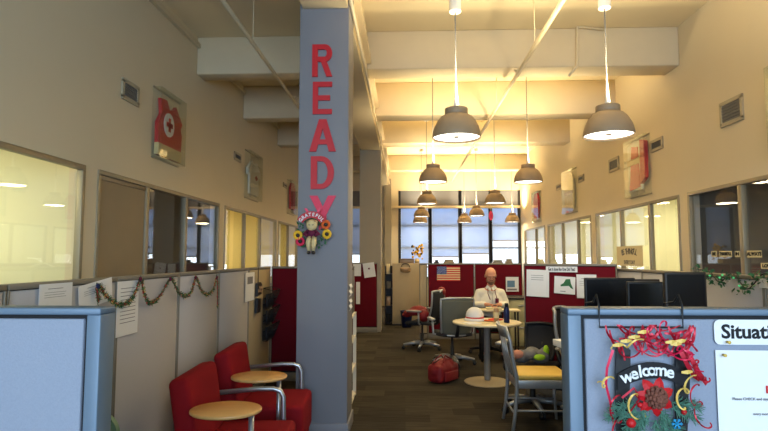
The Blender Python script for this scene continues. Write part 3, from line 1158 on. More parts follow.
# on the left partition: facing +X -> rz = +90 deg, local x -> +Y
xf = XP + .036
def onleft(u0, v0, u1, v1, name, label, tilt=0, lines=LN3, mat=M_PAPER):
    a = aX(u0, v1, xf)
    b = aX(u1, v1, xf)
    zt = aX((u0 + u1) / 2, v0, xf).z
    zb = aX((u0 + u1) / 2, v1, xf).z
    sheet(name, label, (xf, a.y, zb), b.y - a.y, zt - zb, PI / 2, tilt, mat, lines)
onleft(38, 283.5, 71, 313, 'notice', 'white notice on left partition, leftmost, half hidden by the near divider')
onleft(79, 285, 112, 309, 'notice', 'tilted white notice on left partition near the garland start', R_(-7))
onleft(115.5, 281, 137, 335, 'notice', 'tall white notice on left partition hanging below the garland', 0, LN)
onleft(245, 272.5, 254, 301, 'brochure', 'narrow pale brochure clipped on the left partition', 0, [(.2, .8, .6, .25)])

# dark hanging picture
a = aX(255, 295, xf)
t = thing('hanging_ornament', 'dark brown hanging ornament on beige partition panel, with two tiers', 'ornament', (xf, a.y, 0), PI / 2)
zt, zb = aX(258, 282, xf).z, aX(258, 312, xf).z
m = MB()
m.prism([(0, zb + .18), (.16, zb + .2), (.18, zt - .03), (.12, zt), (.02, zt - .01)], -.03)
m.build('upper_tier', M_BROWN, t)
m = MB()
m.prism([(.0, zb), (.13, zb), (.14, zb + .15), (.01, zb + .16)], -.03)
m.build('lower_tier', M_BLACK, t)
MB().tube([(.08, -.01, zt), (.08, -.01, 1.385)], .004, 6).build('cord', M_BROWN, t)
m = MB()
random.seed(5)
for k in range(10):
    m.ball((random.uniform(.03, .15), -.034, random.uniform(zb + .22, zt - .05)), .014, seg=6, sc=(1, .4, 1))
m.build('tan_specks', M_TAN, t)

# black wire file holder with three pockets
t = thing('file_holder', 'black three-pocket wire file holder on the beige partition panel', 'file holder', (xf, 6.22, 0), PI / 2)
for k in range(3):
    z = 1.02 - .19 * k
    m = MB()
    W = .34
    for j in range(9):
        x = W * j / 8
        m.tube([(x, -.01, z + .12), (x, -.012, z - .10), (x, -.05, z - .11), (x, -.13, z + .09)], .003, 5)
    for (y, zz) in ((-.13, z + .09), (-.09, z), (-.012, z + .12), (-.012, z)):
        m.tube([(0, y, zz), (W, y, zz)], .005, 6)
    for x in (0, W):
        m.tube([(x, -.012, z + .12), (x, -.13, z + .09)], .004, 5)
        m.tube([(x, -.012, z + .0), (x, -.09, z)], .003, 5)
    pk = m.build('wire_pocket', M_BLACK, t)
    MB().box((.02, -.055, z - .09), (W - .02, -.035, z + .05), .004, mtx=Matrix.Identity(4)).build('dark_folder', M_DARK, pk)

# cable over the red panel
m = MB()
pts = [(-1.35, 6.60, 1.37), (-1.2, 6.6, 1.43), (-1.05, 6.58, 1.38), (-1.0, 6.58, 1.2), (-.98, 6.58, 1.0), (-.98, 6.58, .1)]
m.tube(pts, .008, 6)
tag(m.build('cable', M_WHITEMET), 'white cable looping over the burgundy panel beside the column', 'cable')

# garland left
def spline(pts, n=8):
    out = []
    P = [Vector(p) for p in pts]
    P = [P[0]] + P + [P[-1]]
    for i in range(1, len(P) - 2):
        for k in range(n):
            s = k / n
            a, b, c_, d_ = P[i - 1], P[i], P[i + 1], P[i + 2]
            out.append(.5 * ((2 * b) + (c_ - a) * s + (2 * a - 5 * b + 4 * c_ - d_) * s * s + (3 * b - a - 3 * c_ + d_) * s ** 3))
    out.append(P[-2])
    return out


gp = [(98, 301), (98, 286), (108, 298), (122, 305), (133, 297), (140.5, 279), (144, 294), (150, 303), (160, 296), (170.5, 279), (178, 292), (186, 296), (192, 290), (195.8, 277.5), (201, 290), (207, 294.5), (213, 289), (217, 277.5), (217.5, 307)]
g3 = []
for (u, v) in gp:
    p = aX(u, v, xf + .02)
    g3.append(p)
path = spline(g3, 10)
t = thing('tinsel_garland', 'green and gold tinsel garland in swags along the left partition', 'garland', path[0])
o0 = path[0].copy()
m = MB()
m.tube([p - o0 for p in path], .004, 5)
random.seed(11)
mats = [M_GREEN, M_GREEN, M_LEAF, M_LEAF, M_GREEN, M_GOLD, M_LEAF, M_REDFOIL]
for p in path:
    for k in range(9):
        d = Vector((random.uniform(-.3, 1), random.uniform(-1, 1), random.uniform(-1, 1))).normalized() * random.uniform(.010, .02)
        q = p - o0 + Vector((random.uniform(-.003, .003), random.uniform(-.012, .012), random.uniform(-.012, .012)))
        m.tube([q, q + d], [.003, .001], 3, mat=random.choice(mats), caps=False)
m.build('tinsel', M_GREEN, t)
for (u, v) in ((98, 286), (140.5, 279), (170.5, 279), (195.8, 277.5), (217, 277.5)):
    p = aX(u, v, xf + .03) - o0
    m = MB()
    for k in range(7):
        a = k * 2 * PI / 7
        m.ball(p + Vector((.0, .009 * math.cos(a), .009 * math.sin(a))), .006, seg=6)
    m.build('red_bow', M_BURG if v < 280 else M_BLUE, t)

# leafy garland right, lying on the cap of the right partition
random.seed(21)
def leafy(name, label, pts, parent=None, leaves=8, size=.03, spread=.05):
    path = spline(pts, 10)
    o0 = path[0].copy()
    t = thing(name, label, 'garland', o0)
    MB().tube([p - o0 for p in path], .004, 5).build('vine', M_BROWN, t)
    m = MB()
    for p in path:
        for k in range(leaves):
            c_ = p - o0 + Vector((random.uniform(-spread * .7, spread * .1), random.uniform(-spread, spread), random.uniform(-spread, spread * .5)))
            a = Vector((random.uniform(-1, 1), random.uniform(-1, 1), random.uniform(-1, 1))).normalized()
            b = a.orthogonal().normalized()
            L = size * random.uniform(.6, 1.3)
            n_ = a.cross(b) * .15 * L
            m.grid([[c_ - b * L * .05, c_ - b * L * .05 + n_ * 0 + a * .001], [c_ + a * L * .3 - b * L * .3, c_ + a * L * .3 + b * L * .3], [c_ + a * L * .7 - b * L * .25 + n_, c_ + a * L * .7 + b * L * .25 + n_], [c_ + a * L - b * .001, c_ + a * L + b * .001]],
                   mat=random.choice([M_LEAF, M_GREEN, M_GREEN]))
    m.build('leaves', M_LEAF, t)
    m = MB()
    for k in range(6):
        p = random.choice(path) - o0
        m.ball(p + Vector((-.03, 0, .01)), .007, seg=6)
    m.build('tiny_bulbs', emis('tiny_green_bulb', (100, 220, 140), .7), t)
    return t
xr = XQ - .045
leafy('leaf_garland', 'green leafy garland with tiny lights draped over right partition', [(xr, 4.1, 1.405), (xr, 3.95, 1.40), (xr - .02, 3.8, 1.33), (xr - .01, 3.66, 1.39), (xr - .02, 3.5, 1.30), (xr - .01, 3.35, 1.40), (xr - .02, 3.2, 1.37), (xr, 3.0, 1.41), (xr - .01, 2.7, 1.38)], leaves=2, size=.035, spread=.045)

# ------------------------------------------------------------------ things on right partition (face at XQ-.03, facing -X)
xg = XQ - .036
CN = Vector((math.sin(CANG), -math.cos(CANG), 0))


def oncross(u0, v0, u1, v1, name, label, tilt=0, lines=LN3, mat=M_PAPER, extra=None, dx=0):
    p0 = CA + CN * (.034 + dx)
    def hit(u, v):
        r = _ray(u, v)
        o = Vector((0, 0, CAMH))
        k = (p0 - o).dot(CN) / r.dot(CN)
        return o + r * k
    a, b = hit(u0, v1), hit(u1, v1)
    zt = hit((u0 + u1) / 2, v0).z
    W = (Vector((b.x, b.y, 0)) - Vector((a.x, a.y, 0))).length
    return sheet(name, label, a, W, zt - a.z, CANG, tilt, mat, lines, extra=extra(W, zt - a.z) if extra else None)


def onright(u0, v0, u1, v1, name, label, tilt=0, lines=LN3, mat=M_PAPER, extra=None, dx=0):
    a = aX(u0, v0, xg - dx)      # far (left in picture) side
    b = aX(u1, v1, xg - dx)
    um = (u0 + u1) / 2
    zt, zb = aX(um, v0, xg - dx).z, aX(um, v1, xg - dx).z
    W = a.y - b.y
    return sheet(name, label, (xg - dx, a.y, zb), W, zt - zb, -PI / 2, tilt, mat, lines, extra=extra(W, zt - zb) if extra else None)
oncross(526.5, 269.5, 549, 296, 'notice', 'tall white notice on burgundy panel, left of the map picture', R_(1.5), [(.2, .75, .78, .015), (.2, .75, .70, .015), (.2, .75, .62, .015)])


def slogan(W, H):
    m = MB()
    text_bm(m, 'Get it done like One Did That!', H * .78, M_INK, T(W / 2, -.0025, H * .5), .0006, .0012, xs=W * .95 / (H * .78 * 14.0))
    return [('printed_words', m, M_INK)]
oncross(546, 266.5, 577.5, 272, 'slogan_strip', 'white strip with black bold words above the map picture', 0, None, extra=slogan, dx=.004)


def mapx(W, H):
    m = MB()
    m.prism([(.3 * W, .5 * H), (.45 * W, .62 * H), (.55 * W, .85 * H), (.75 * W, .88 * H), (.8 * W, .6 * H), (.92 * W, .3 * H), (.8 * W, .35 * H), (.7 * W, .48 * H), (.32 * W, .42 * H)], -.003)
    m2 = MB().box((.3 * W, -.0025, .12 * H), (.55 * W, -.001, .16 * H))
    return [('green_state_map', m, M_LEAF), ('caption_line', m2, M_GREYINK)]
oncross(554, 276, 575, 293, 'map_picture', 'white picture of a green map on the burgundy panel', R_(3), None, extra=mapx)
oncross(577, 274.5, 597, 298, 'notice', 'white sheet on burgundy panel partly behind the leftmost monitor', 0, LN3)
onright(759, 278.5, 768, 288, 'notice', 'pink-edged sheet on right partition at picture edge', 0, None)

# flag and poster on the far cross partition (facing -Y)
yf = 10.1 - .036
a, b = aY(437, 281, yf), aY(460, 266.5, yf)
W, H = b.x - a.x, b.z - a.z
t = thing('flag', 'small striped flag with dark star field on burgundy panel', 'flag', (a.x, yf, a.z))
m = MB()
for k in range(13):
    m.box((0, -.004, H * k / 13), (W, -.001, H * (k + 1) / 13), mat=(M_REDINK if k % 2 == 0 else M_PAPERY))
m.build('stripes', M_REDINK, t)
cn = B((0, -.007, H * 6 / 13), (W * .42, -.003, H)).build('star_field', M_BLUE, t)
m = MB()
for r_ in range(9):
    for c_ in range(6 if r_ % 2 == 0 else 5):
        x = W * .42 * ((c_ + (.5 if r_ % 2 == 0 else 1.0)) / 6)
        z = H * 6 / 13 + H * 7 / 13 * (r_ + .5) / 9
        s = .006
        m.prism([(x + s * (1 if q % 2 == 0 else .42) * math.sin(q * PI / 5), z + s * (1 if q % 2 == 0 else .42) * math.cos(q * PI / 5)) for q in range(10)], -.0005, mtx=Matrix.Translation((0, -.0072, 0)))
m.build('stars', M_PAPER, cn)
a, b = aY(506, 291.5, yf), aY(518.5, 277, yf)
W, H = b.x - a.x, b.z - a.z
sheet('poster', 'blue and white picture poster on the panel right of the man', (a.x, yf, a.z), W, H, 0, R_(0), M_PAPER, None, 'poster',
      extra=[('blue_print', MB().box((.1 * W, -.003, .3 * H), (.7 * W, -.001, .75 * H)), pm('print_blue', (96, 130, 160), .7)), ('grey_band', MB().box((.1 * W, -.003, .08 * H), (.85 * W, -.001, .2 * H)), M_GREYINK)])
# red panel before farther column
yg = 10.9 - .036
a, b = aY(364.5, 278, yg), aY(376, 263.5, yg)
W, H = b.x - a.x, b.z - a.z
sheet('flyer', 'tilted white flyer on the burgundy panel before the farther column', (a.x, yg, a.z), W, H, 0, R_(-8), M_PAPER, None, extra=[('dark_mark', MB().ball((.5 * W, -.002, .6 * H), .02, seg=8, sc=(1, .1, 1)), M_BURG)])
a, b = aY(353, 276, yg), aY(361, 264, yg)
sheet('flyer', 'upper pale flyer at left edge of that burgundy panel', (a.x, yg, a.z), b.x - a.x, b.z - a.z, 0)
a, b = aY(356, 304, yg), aY(360, 282, yg)
sheet('flyer', 'lower narrow pale flyer at left edge of that burgundy panel', (a.x, yg, a.z), b.x - a.x, b.z - a.z, 0)

# window word signs
def winsign(X, u0, u1, v0, v1, words, label, arch=False):
    a = aX(u0, (v0 + v1) / 2, X)
    b = aX(u1, (v0 + v1) / 2, X)
    um = (u0 + u1) / 2
    zt, zb = aX(um, v0, X).z, aX(um, v1, X).z
    W, H = a.y - b.y, zt - zb
    ex = []
    m = MB()
    if arch:
        n = len(words[0])
        for k, ch in enumerate(words[0]):
            ang = (k - (n - 1) / 2) / n * 1.5
            text_bm(m, ch, H * .42, M_BROWN, T(W / 2 + W * .42 * math.sin(ang), -.003, H * .5 + H * .22 * math.cos(ang)) @ Matrix.Rotation(ang * .7, 4, 'Y'), .0006, .002)
        text_bm(m, words[1], H * .26, M_BROWN, T(W / 2, -.003, H * .18), .0006, .002)
    else:
        text_bm(m, words[0], H * .72, M_INK, T(W / 2, -.003, H * .5), .0006, .003, xs=min(1.4, W * .9 / (H * .72 * .62 * max(1, len(words[0])))))
    sheet('window_sign', label, (X, a.y, zb), W, H, -PI / 2, 0, M_PAPERY, None, 'sign', extra=[('words', m, M_BROWN)])
xs_ = XR - .02
winsign(xs_, 617, 643, 246, 266, ('BE THANKFUL', 'EVERY DAY'), 'cream sign with an arch of brown words low in lit right window', True)
winsign(xs_, 711.5, 717, 251, 257, ('BE',), 'small cream word sign low in dark window, leftmost of the row')
winsign(xs_, 719.5, 732, 251, 257, ('THANKFUL',), 'cream word sign second from left in the dark right window')
winsign(xs_, 735, 740, 251, 257, ('IN',), 'small cream word sign beside the dark window mullion')
winsign(xs_, 747, 762, 250.5, 257.5, ('ALWAYS',), 'cream word sign right of the dark window mullion, upper')
winsign(xs_, 761, 774, 263, 269, ('LOVE',), 'cream word sign lowest at the right picture edge')

# ------------------------------------------------------------------ red armchairs with tablets
def make_armchair():
    t = thing('armchair', 'x', 'armchair')
    # faces +X ; local origin at centre of the seat footprint
    m = MB()
    m.box((-.12, -.27, .16), (.36, .27, .44), .035, seg=3)
    m.build('seat', M_RED, t)
    m = MB()
    m.box((-.05, -.28, 0), (.07, .28, .60), .035, mtx=Matrix.Translation((-.15, 0, .22)) @ Matrix.Rotation(R_(-9), 4, 'Y'), seg=3)
    m.build('backrest', M_RED, t)
    m = MB()
    m.box((-.17, -.265, .05), (.34, .265, .17), .02)
    m.build('skirt', M_RED, t)
    for x in (-.14, .28):
        for y in (-.21, .21):
            B((x, y - .02, 0), (x + .04, y + .02, .06), .006).build('foot', M_BLACK, t)
    m = MB()
    pts = [(-.17, .305, .60), (.1, .305, .625), (.20, .305, .625), (.245, .305, .61), (.265, .305, .57), (.27, .305, .30), (.27, .305, .12)]
    m.tube(pts, .016, 10)
    m.tube([(.27, .305, .12), (.27, .23, .12)], .014, 8)
    m.tube([(-.17, .305, .60), (-.19, .25, .60)], .014, 8)
    m.build('arm_rail', M_SILVER, t)
    m = MB()
    m.tube([(.19, -.30, .12), (.19, -.30, .645)], .016, 10)
    m.tube([(.19, -.30, .12), (.19, -.23, .12)], .014, 8)
    m.tube([(.19, -.30, .63), (.06, -.31, .64)], .012, 8)
    m.build('tablet_post', M_SILVER, t)
    m = MB()
    m.lathe([(0, 0), (.188, 0), (.195, .006), (.195, .016), (.19, .02), (0, .02)], seg=40, mtx=Matrix.Translation((.055, -.32, .648)) @ Matrix.Diagonal((1, .82, 1, 1)))
    m.build('writing_tablet', M_WOOD, t)
    return t


ac = make_armchair()
ac.location = (-1.06, 3.33, 0)
ac.rotation_euler = (0, 0, R_(3))
tag(ac, 'red armchair with round wooden tablet, nearer of the pair', None, 'red armchairs')
dup(ac, (-1.10, 4.16, 0), R_(3), 'red armchair with round wooden tablet, farther one beside the column', 'red armchairs')

# green chair behind the near left divider
t = thing('plastic_chair', 'sage green chair back peeking above behind the near left divider', 'chair', (-1.33, 2.35, 0), R_(0))
m = MB()
poly = []
for k in range(9):
    a = PI / 2 * k / 8
    poly.append((.19 - .08 + .08 * math.cos(a), .80 + .08 * math.sin(a) - .0))
poly = [(.17, .45)] + poly + [(-x, z) for x, z in poly[::-1]] + [(-.17, .45)]
m.prism(poly, .025)
bk = m.build('backrest', M_GREENSEAT, t)
bk.location = (0, -.2, 0)
B((-.21, -.2, .43), (.21, .22, .46), .012).build('seat', M_GREENSEAT, t)
for x in (-.18, .18):
    for y in (-.17, .19):
        MB().tube([(x, y, .43), (x * 1.1, y * 1.1, 0)], .012, 8).build('leg', M_SILVER, t)

# ------------------------------------------------------------------ round table and things on it
TX, TY = .985, 6.66
t = thing('round_table', 'round cream table on a single silver pedestal', 'table', (TX, TY, 0))
MB().lathe([(0, .695), (.40, .695), (.41, .70), (.41, .718), (.402, .722), (0, .722)], seg=48).build('tabletop', M_TABLE, t)
MB().lathe([(0, .018), (.035, .03), (.038, .05), (.036, .66), (.10, .69), (.10, .695), (0, .695)], seg=20).build('pedestal', M_ALU, t)
MB().lathe([(0, 0), (.275, 0), (.28, .006), (.27, .014), (.04, .028), (0, .028)], seg=40).build('base_disc', M_TAUPECAB, t)
TZ = .7235
# hard hat
hp = aY(475, 312, 6.75)
t = thing('hard_hat', 'white hard hat with a red band on the round table', 'hard hat', (hp.x, 6.78, TZ))
MB().lathe([(.105, .03), (.112, .06), (.10, .10), (.075, .135), (.04, .155), (0, .16)], seg=24, mtx=Matrix.Diagonal((1.0, 1.15, 1, 1))).build('shell', M_PAPER, t)
MB().lathe([(.10, .0), (.135, .0), (.138, .006), (.112, .03), (.105, .03)], seg=24, mtx=Matrix.Diagonal((1.0, 1.15, 1, 1))).build('brim', M_PAPER, t)
MB().lathe([(.107, .028), (.1145, .03), (.1145, .042), (.107, .044)], seg=24, mtx=Matrix.Diagonal((1.0, 1.15, 1, 1))).build('band', M_REDINK, t)
# bottles
bp = aY(497, 320, 6.55)
t = thing('drink_can', 'tall tan can on round table, left of the blue bottle', 'can', (bp.x, 6.60, TZ))
MB().lathe([(0, 0), (.028, 0), (.032, .005), (.032, .15), (.027, .165), (0, .167)], seg=20).build('body', M_TAN, t)
MB().lathe([(.0325, .05), (.033, .052), (.033, .115), (.0325, .117)], seg=20).build('label_wrap', M_PAPERY, t)
bp = aY(507, 322, 6.5)
t = thing('water_bottle', 'navy blue bottle standing on the round table', 'bottle', (bp.x, 6.52, TZ))
MB().lathe([(0, 0), (.03, 0), (.035, .006), (.035, .15), (.025, .18), (.02, .19), (0, .19)], seg=20).build('body', M_BLUE, t)
MB().lathe([(.0, .19), (.022, .19), (.022, .225), (.018, .23), (0, .23)], seg=16).build('cap', M_BLACK, t)
random.seed(4)
for (x, y, rz, mt, lb, w_, h_) in ((TX - .20, TY - .19, .3, M_PAPER, 'white sheet lying on round table in front of the hard hat', .16, .2), (TX + .06, TY - .2, -.2, M_PAPERY, 'cream sheet lying near the front of round table', .28, .2),
                                   (TX + .13, TY + .12, .8, M_REDINK, 'small red booklet on the round table', .1, .15), (TX + .03, TY - .0, 1.3, M_ORANGE, 'small orange packet on the round table', .07, .11)):
    o = B((-w_ / 2, -h_ / 2, 0), (w_ / 2, h_ / 2, .003 if mt in (M_PAPER, M_PAPERY) else .012)).build('paper_sheet' if mt in (M_PAPER, M_PAPERY) else 'booklet', mt)
    o.location = (x, y, TZ + (0 if w_ > .15 else .004))
    o.rotation_euler = (0, 0, rz)
    tag(o, lb, 'paper')

# ------------------------------------------------------------------ office chairs
def office_chair(label, loc, rz, back_mat=M_MESHG, frame=M_ALU, seat_mat=M_DARK, arms=True, starm=M_ALU, bw=.25, bh=.50, zt=.95):
    t = thing('office_chair', label, 'chair', loc, rz)
    # faces -Y (towards local -Y); back at +Y
    h = MB()
    h.lathe([(0, .07), (.035, .07), (.045, .09), (.035, .13), (.028, .14), (.028, .25), (.018, .26), (.018, .40), (.09, .41), (.09, .43), (0, .43)], seg=16)
    h.build('gas_stem', M_BLACK, t)
    for k in range(5):
        a = k * 2 * PI / 5 + .3
        c_, s_ = math.cos(a), math.sin(a)
        m = MB()
        m.tube([(.03 * c_, .03 * s_, .105), (.16 * c_, .16 * s_, .10), (.31 * c_, .31 * s_, .075)], [.03, .027, .018], 8)
        st = m.build('base_arm', starm, t)
        m = MB()
        cx, cy = .31 * c_, .31 * s_
        for q in (-1, 1):
            m.lathe([(0, -.011), (.026, -.011), (.03, -.006), (.03, .006), (.026, .011), (0, .011)], seg=14,
                    mtx=Matrix.Translation((cx + q * .015 * -s_, cy + q * .015 * c_, .031)) @ Matrix.Rotation(a, 4, 'Z') @ Matrix.Rotation(PI / 2, 4, 'X'))
        m.tube([(cx, cy, .08), (cx, cy, .035)], .009, 6)
        m.build('caster', M_BLACK, st)
    P = []
    for i in range(9):
        row = []
        for j in range(9):
            x = (j / 8 - .5) * .50
            y = (i / 8 - .5) * .47
            e = max(abs(j / 4 - 1), abs(i / 4 - 1))
            z = .47 - .018 * (1 - (x / .25) ** 2) - (.04 if i == 0 else 0)
            sq = 1 - .12 * (abs(i / 4 - 1) ** 4)
            row.append((x * sq, y * (1 - .10 * abs(j / 4 - 1) ** 4), z))
        P.append(row)
    MB().grid(P, thick=.05).build('seat', seat_mat, t)
    # back: curved mesh in a tube frame
    def bp_(s, v):
        y = .24 + .10 * v + .035 * math.sin(v * PI) - .05 * s * s
        wdt = bw * (.80 + .28 * v - .16 * v ** 3)
        return Vector((s * wdt, y, zt - bh + bh * v))
    m = MB()
    P = [[bp_(j / 5 - 1, i / 10) for j in range(11)] for i in range(11)]
    m.grid(P, thick=.008)
    m.build('backrest', back_mat, t)
    m = MB()
    ring = [bp_(-1, i / 10) for i in range(11)] + [bp_(j / 5 - 1, 1) + Vector((0, 0, .012 * (1 - (j / 5 - 1) ** 2))) for j in range(1, 10)] + [bp_(1, 1 - i / 10) for i in range(11)] + [bp_(1 - j / 5, 0) for j in range(1, 10)]
    m.tube(ring, .016, 8, closed=True)
    m.build('back_frame', frame, t)
    MB().tube([(0, .10, .41), (0, .26, .43), (0, .31, .52), (0, .335, .62)], [.03, .028, .022, .018], 8).build('back_support', M_BLACK, t)
    if arms:
        for s in (-1, 1):
            m = MB()
            m.tube([(s * .2, .08, .42), (s * .29, .08, .44), (s * .30, .08, .62)], .015, 8)
            m.box((s * .30 - .035, -.13, .62), (s * .30 + .035, .13, .65), .014)
            m.build('armrest', M_ALU if s else M_BLACK, t)
    return t


# chair with its back to us, left of the table
office_chair('grey mesh office chair with silver star base, left of round table', (.66, 7.75, 0), R_(190), bw=.245, zt=.93)
# farther chair carrying a red coat
CB = (.28, 9.0, 0)
office_chair('dark office chair with red coat thrown on it, farthest left', CB, R_(-118), M_DARK, M_ALU, M_DARK)
# coat: draped over the seat and over the back
def cloth_blob(name, label, cat, pts, mat, extra=None, base=None):
    t = thing(name, label, cat, base or pts[0][0])
    o = Vector(base or pts[0][0])
    m = MB()
    for p, r, sc in pts:
        m.ball(Vector(p) - o, r, seg=16, sc=sc)
    me = remesh(m, .012, 3)
    ob = bpy.data.objects.new('cloth_body', me)
    me.materials.clear()
    me.materials.append(mat)
    COL.objects.link(ob)
    ob.parent = t
    for e in (extra or []):
        e[1].build(e[0], e[2], t)
    return t


cloth_blob('coat', 'bright red coat piled on the seat of the far left chair', 'coat', [((.12, 8.9, .60), .1, (1.5, 1, .55)), ((.22, 9.0, .62), .12, (1.3, 1, .7)), ((.03, 8.92, .56), .07, (1.2, 1, .6)), ((.30, 8.86, .55), .1, (1, 1, 1))], M_BAGRED)
cloth_blob('draped_vest', 'red and white vest draped over the far left chair back', 'vest',
           [((.60, 9.0, .93), .08, (.9, 1.5, 1.0)), ((.54, 8.95, .80), .07, (.7, 1.7, 1.2)), ((.50, 8.93, .68), .06, (.8, 1.6, 1.3))], M_BAGRED,
           extra=[('white_stripe', MB().tube([(-.03, -.2, .04), (-.10, -.18, -.06), (-.15, -.16, -.22)], .022, 8), M_PAPER)])
# far chair's companion bin
t = thing('waste_bin', 'blue waste bin in front of the tan cabinet', 'bin', (.03, 11.72, 0))
MB().lathe([(0, .0), (.10, .0), (.13, .33), (.14, .34), (.14, .35), (.12, .35), (.095, .02), (0, .02)], seg=20).build('body', M_BLUE, t)
MB().lathe([(.128, .33), (.146, .335), (.146, .352), (.128, .352)], seg=20).build('rim', M_BLUE, t)

# black chair right of table, with bags
office_chair('black office chair holding bags, behind the aluminium chair', (1.25, 5.48, 0), R_(-32), M_DARK, M_BLACK, M_DARK, zt=.80, bh=.33, bw=.17)
office_chair('office chair with dark curved back, mostly behind right foreground divider', (1.75, 5.18, 0), R_(62), M_DARK, M_ALU, M_DARK, zt=1.0, bh=.5, arms=False)
cloth_blob('grey_bag', 'crumpled grey bag with bright patches on the black chair seat', 'bag',
           [((1.13, 5.40, .535), .08, (1.1, 1, .8)), ((1.20, 5.34, .57), .06, (1.2, 1, .9)), ((1.31, 5.40, .53), .08, (1.2, 1, .75)), ((1.25, 5.46, .56), .075, (1, 1, .8)), ((1.37, 5.44, .57), .05, (1, 1, 1.1))], pm('grey_crumpled_nylon', (112, 112, 112), .6, var=.3, scale=20),
           extra=[('pink_patch', MB().ball((-.05, -.06, .03), .06, seg=10, sc=(1.1, .6, .7)), pm('pinkish_cloth', (190, 130, 110), .8)), ('lime_patch', MB().ball((.15, -.10, .01), .05, seg=10, sc=(1.2, .6, .6)), M_LIME), ('yellow_patch', MB().ball((.24, -.0, .05), .05, seg=10, sc=(.6, .6, 1.2)), M_LIME)])

# aluminium chair
t = thing('aluminium_chair', 'brushed aluminium side chair with yellow seat pad', 'chair', (1.2, 4.98, 0))
Y0, Y1 = -.21, .21
for y in (Y0, Y1):
    m = MB()
    m.tube([(-.33, y * .93, .90), (-.295, y * .97, .78), (-.275, y, .62), (-.245, y, .47), (-.245, y, .36), (-.265, y * 1.02, .15), (-.29, y * 1.05, 0)], [.012, .016, .017, .018, .017, .016, .015], 10)
    m.build('rear_leg', M_ALU, t)
    m = MB()
    m.tube([(.18, y, .44), (.185, y * 1.02, .2), (.20, y * 1.05, 0)], [.017, .015, .013], 10)
    m.build('front_leg', M_ALU, t)
m = MB()
n = 8
rows = []
for zz, dx in ((.80, .0), (.90, -.03)):
    rows.append([(-.302 + dx - .03 * math.sin(PI * k / n), Y0 * .95 + (Y1 - Y0) * .95 * k / n, zz) for k in range(n + 1)])
m.grid(rows, thick=.012)
m.build('top_rail', M_ALU, t)
for k in range(3):
    y = (k - 1) * .10
    MB().tube([(-.325, y, .81), (-.295, y, .65), (-.245, y, .45)], [.011, .011, .011], 6).build('back_slat', M_ALU, t)
m = MB()
m.box((-.25, -.215, .375), (.21, -.2, .445), .004)
m.box((-.25, .2, .375), (.21, .215, .445), .004)
m.box((.195, -.215, .375), (.21, .215, .445), .004)
m.box((-.25, -.215, .375), (-.235, .215, .445), .004)
m.box((-.24, -.205, .43), (.2, .205, .445))
m.build('seat_frame', M_ALU, t)
B((-.235, -.21, .446), (.21, .21, .49), .015).build('seat_pad', M_YELLOW, t)
m = MB()
m.tube([(-.262, Y0, .16), (-.262, Y1, .16)], .009, 8)
m.tube([(-.262, Y0, .19), (.19, Y0, .19)], .009, 8)
m.tube([(-.262, Y1, .19), (.19, Y1, .19)], .009, 8)
m.build('stretchers', M_ALU, t)

# ------------------------------------------------------------------ desk with monitors on the right
t = thing('desk', 'desk behind the right foreground divider', 'desk', (0, 0, 0))
t.location = (1.32, 2.3, 0)
B((.03, 0, .70), (.80, 2.3, .73), .004).build('desktop', M_TAUPECAB, t)
for x, y in ((.06, .05), (.72, .05), (.06, 2.2), (.72, 2.2)):
    B((x, y, 0), (x + .05, y + .05, .70), .003).build('leg', M_PFRAME, t)
for k, (x, y, rz, lb) in enumerate(((1.36, 4.40, .2, 'topmost white paper pad on the desk corner above yellow chair'), (1.42, 4.32, -.2, 'lower white paper pad on desk corner'))):
    o = B((-.13, -.15, 0), (.13, .15, .05), .002).build('paper_pad', M_PAPER)
    o.location = (x, y, .732 if k else .783)
    o.rotation_euler = (0, 0 if k else R_(0), rz)
    tag(o, lb, 'paper')


def monitor(label, x0, x1, y, zt, h, mat, rz=0):
    xc, w = (x0 + x1) / 2, x1 - x0
    t = thing('computer_monitor', label, 'monitor', (xc, y, .73), rz)
    zt -= .73
    m = MB()
    m.box((-w / 2, -.012, zt - h), (w / 2, .015, zt), .006)
    m.box((-w / 2 + .05, .015, zt - h + .05), (w / 2 - .05, .04, zt - .05), .01)
    m.build('housing', mat, t)
    B((-w / 2 + .012, -.0135, zt - h + .015), (w / 2 - .012, -.0115, zt - .012)).build('screen', M_SCREEN, t)
    m = MB()
    m.box((-.03, .01, .012), (.03, .04, zt - h / 2), .005)
    m.build('stand_neck', M_BLACK, t)
    B((-.12, -.08, 0), (.12, .1, .014), .005).build('stand_foot', M_BLACK, t)
monitor('black monitor, leftmost in front of the burgundy panel', 1.30, 1.66, 4.0, 1.35, .34, M_BLACK)
monitor('black monitor, middle one of three above the divider', 1.385, 1.68, 3.45, 1.347, .33, M_BLACK, R_(-4))
monitor('dark brown monitor, tallest and rightmost of three', 1.37, 1.60, 2.95, 1.42, .42, M_BROWN, R_(6))
p = aY(627, 279, 4.4)
tag(B((1.72, 4.35, .732), (2.0, 4.42, 1.325), .004).build('binder', M_BROWN), 'dark brown board standing behind the middle monitor', 'board')

# ------------------------------------------------------------------ welcome wreath on right foreground divider
YD = 1.69          # front face of divider
def q(u, v, y=1.675):
    return aY(u, v, y)
t = thing('over_panel_hanger', 'black wire hanger hooked over the right foreground divider', 'hanger', q(600, 327))
o0 = t.location.copy()
m = MB()
L0, R0 = q(599.5, 327, 1.68), q(683, 327, 1.68)
yb = 1.785
def hook(x):
    return [(x, 1.68, L0.z), (x, 1.68, 1.352), (x, 1.70, 1.385), (x, 1.73, 1.36), (x - .005, yb, 1.352), (x - .01, yb, 1.30)]
pl = hook(L0.x)
pr = hook(R0.x)
m.tube([Vector(p) - o0 for p in pl[::-1] + pr], .0032, 6)
m.build('wire', M_BLACK, t)

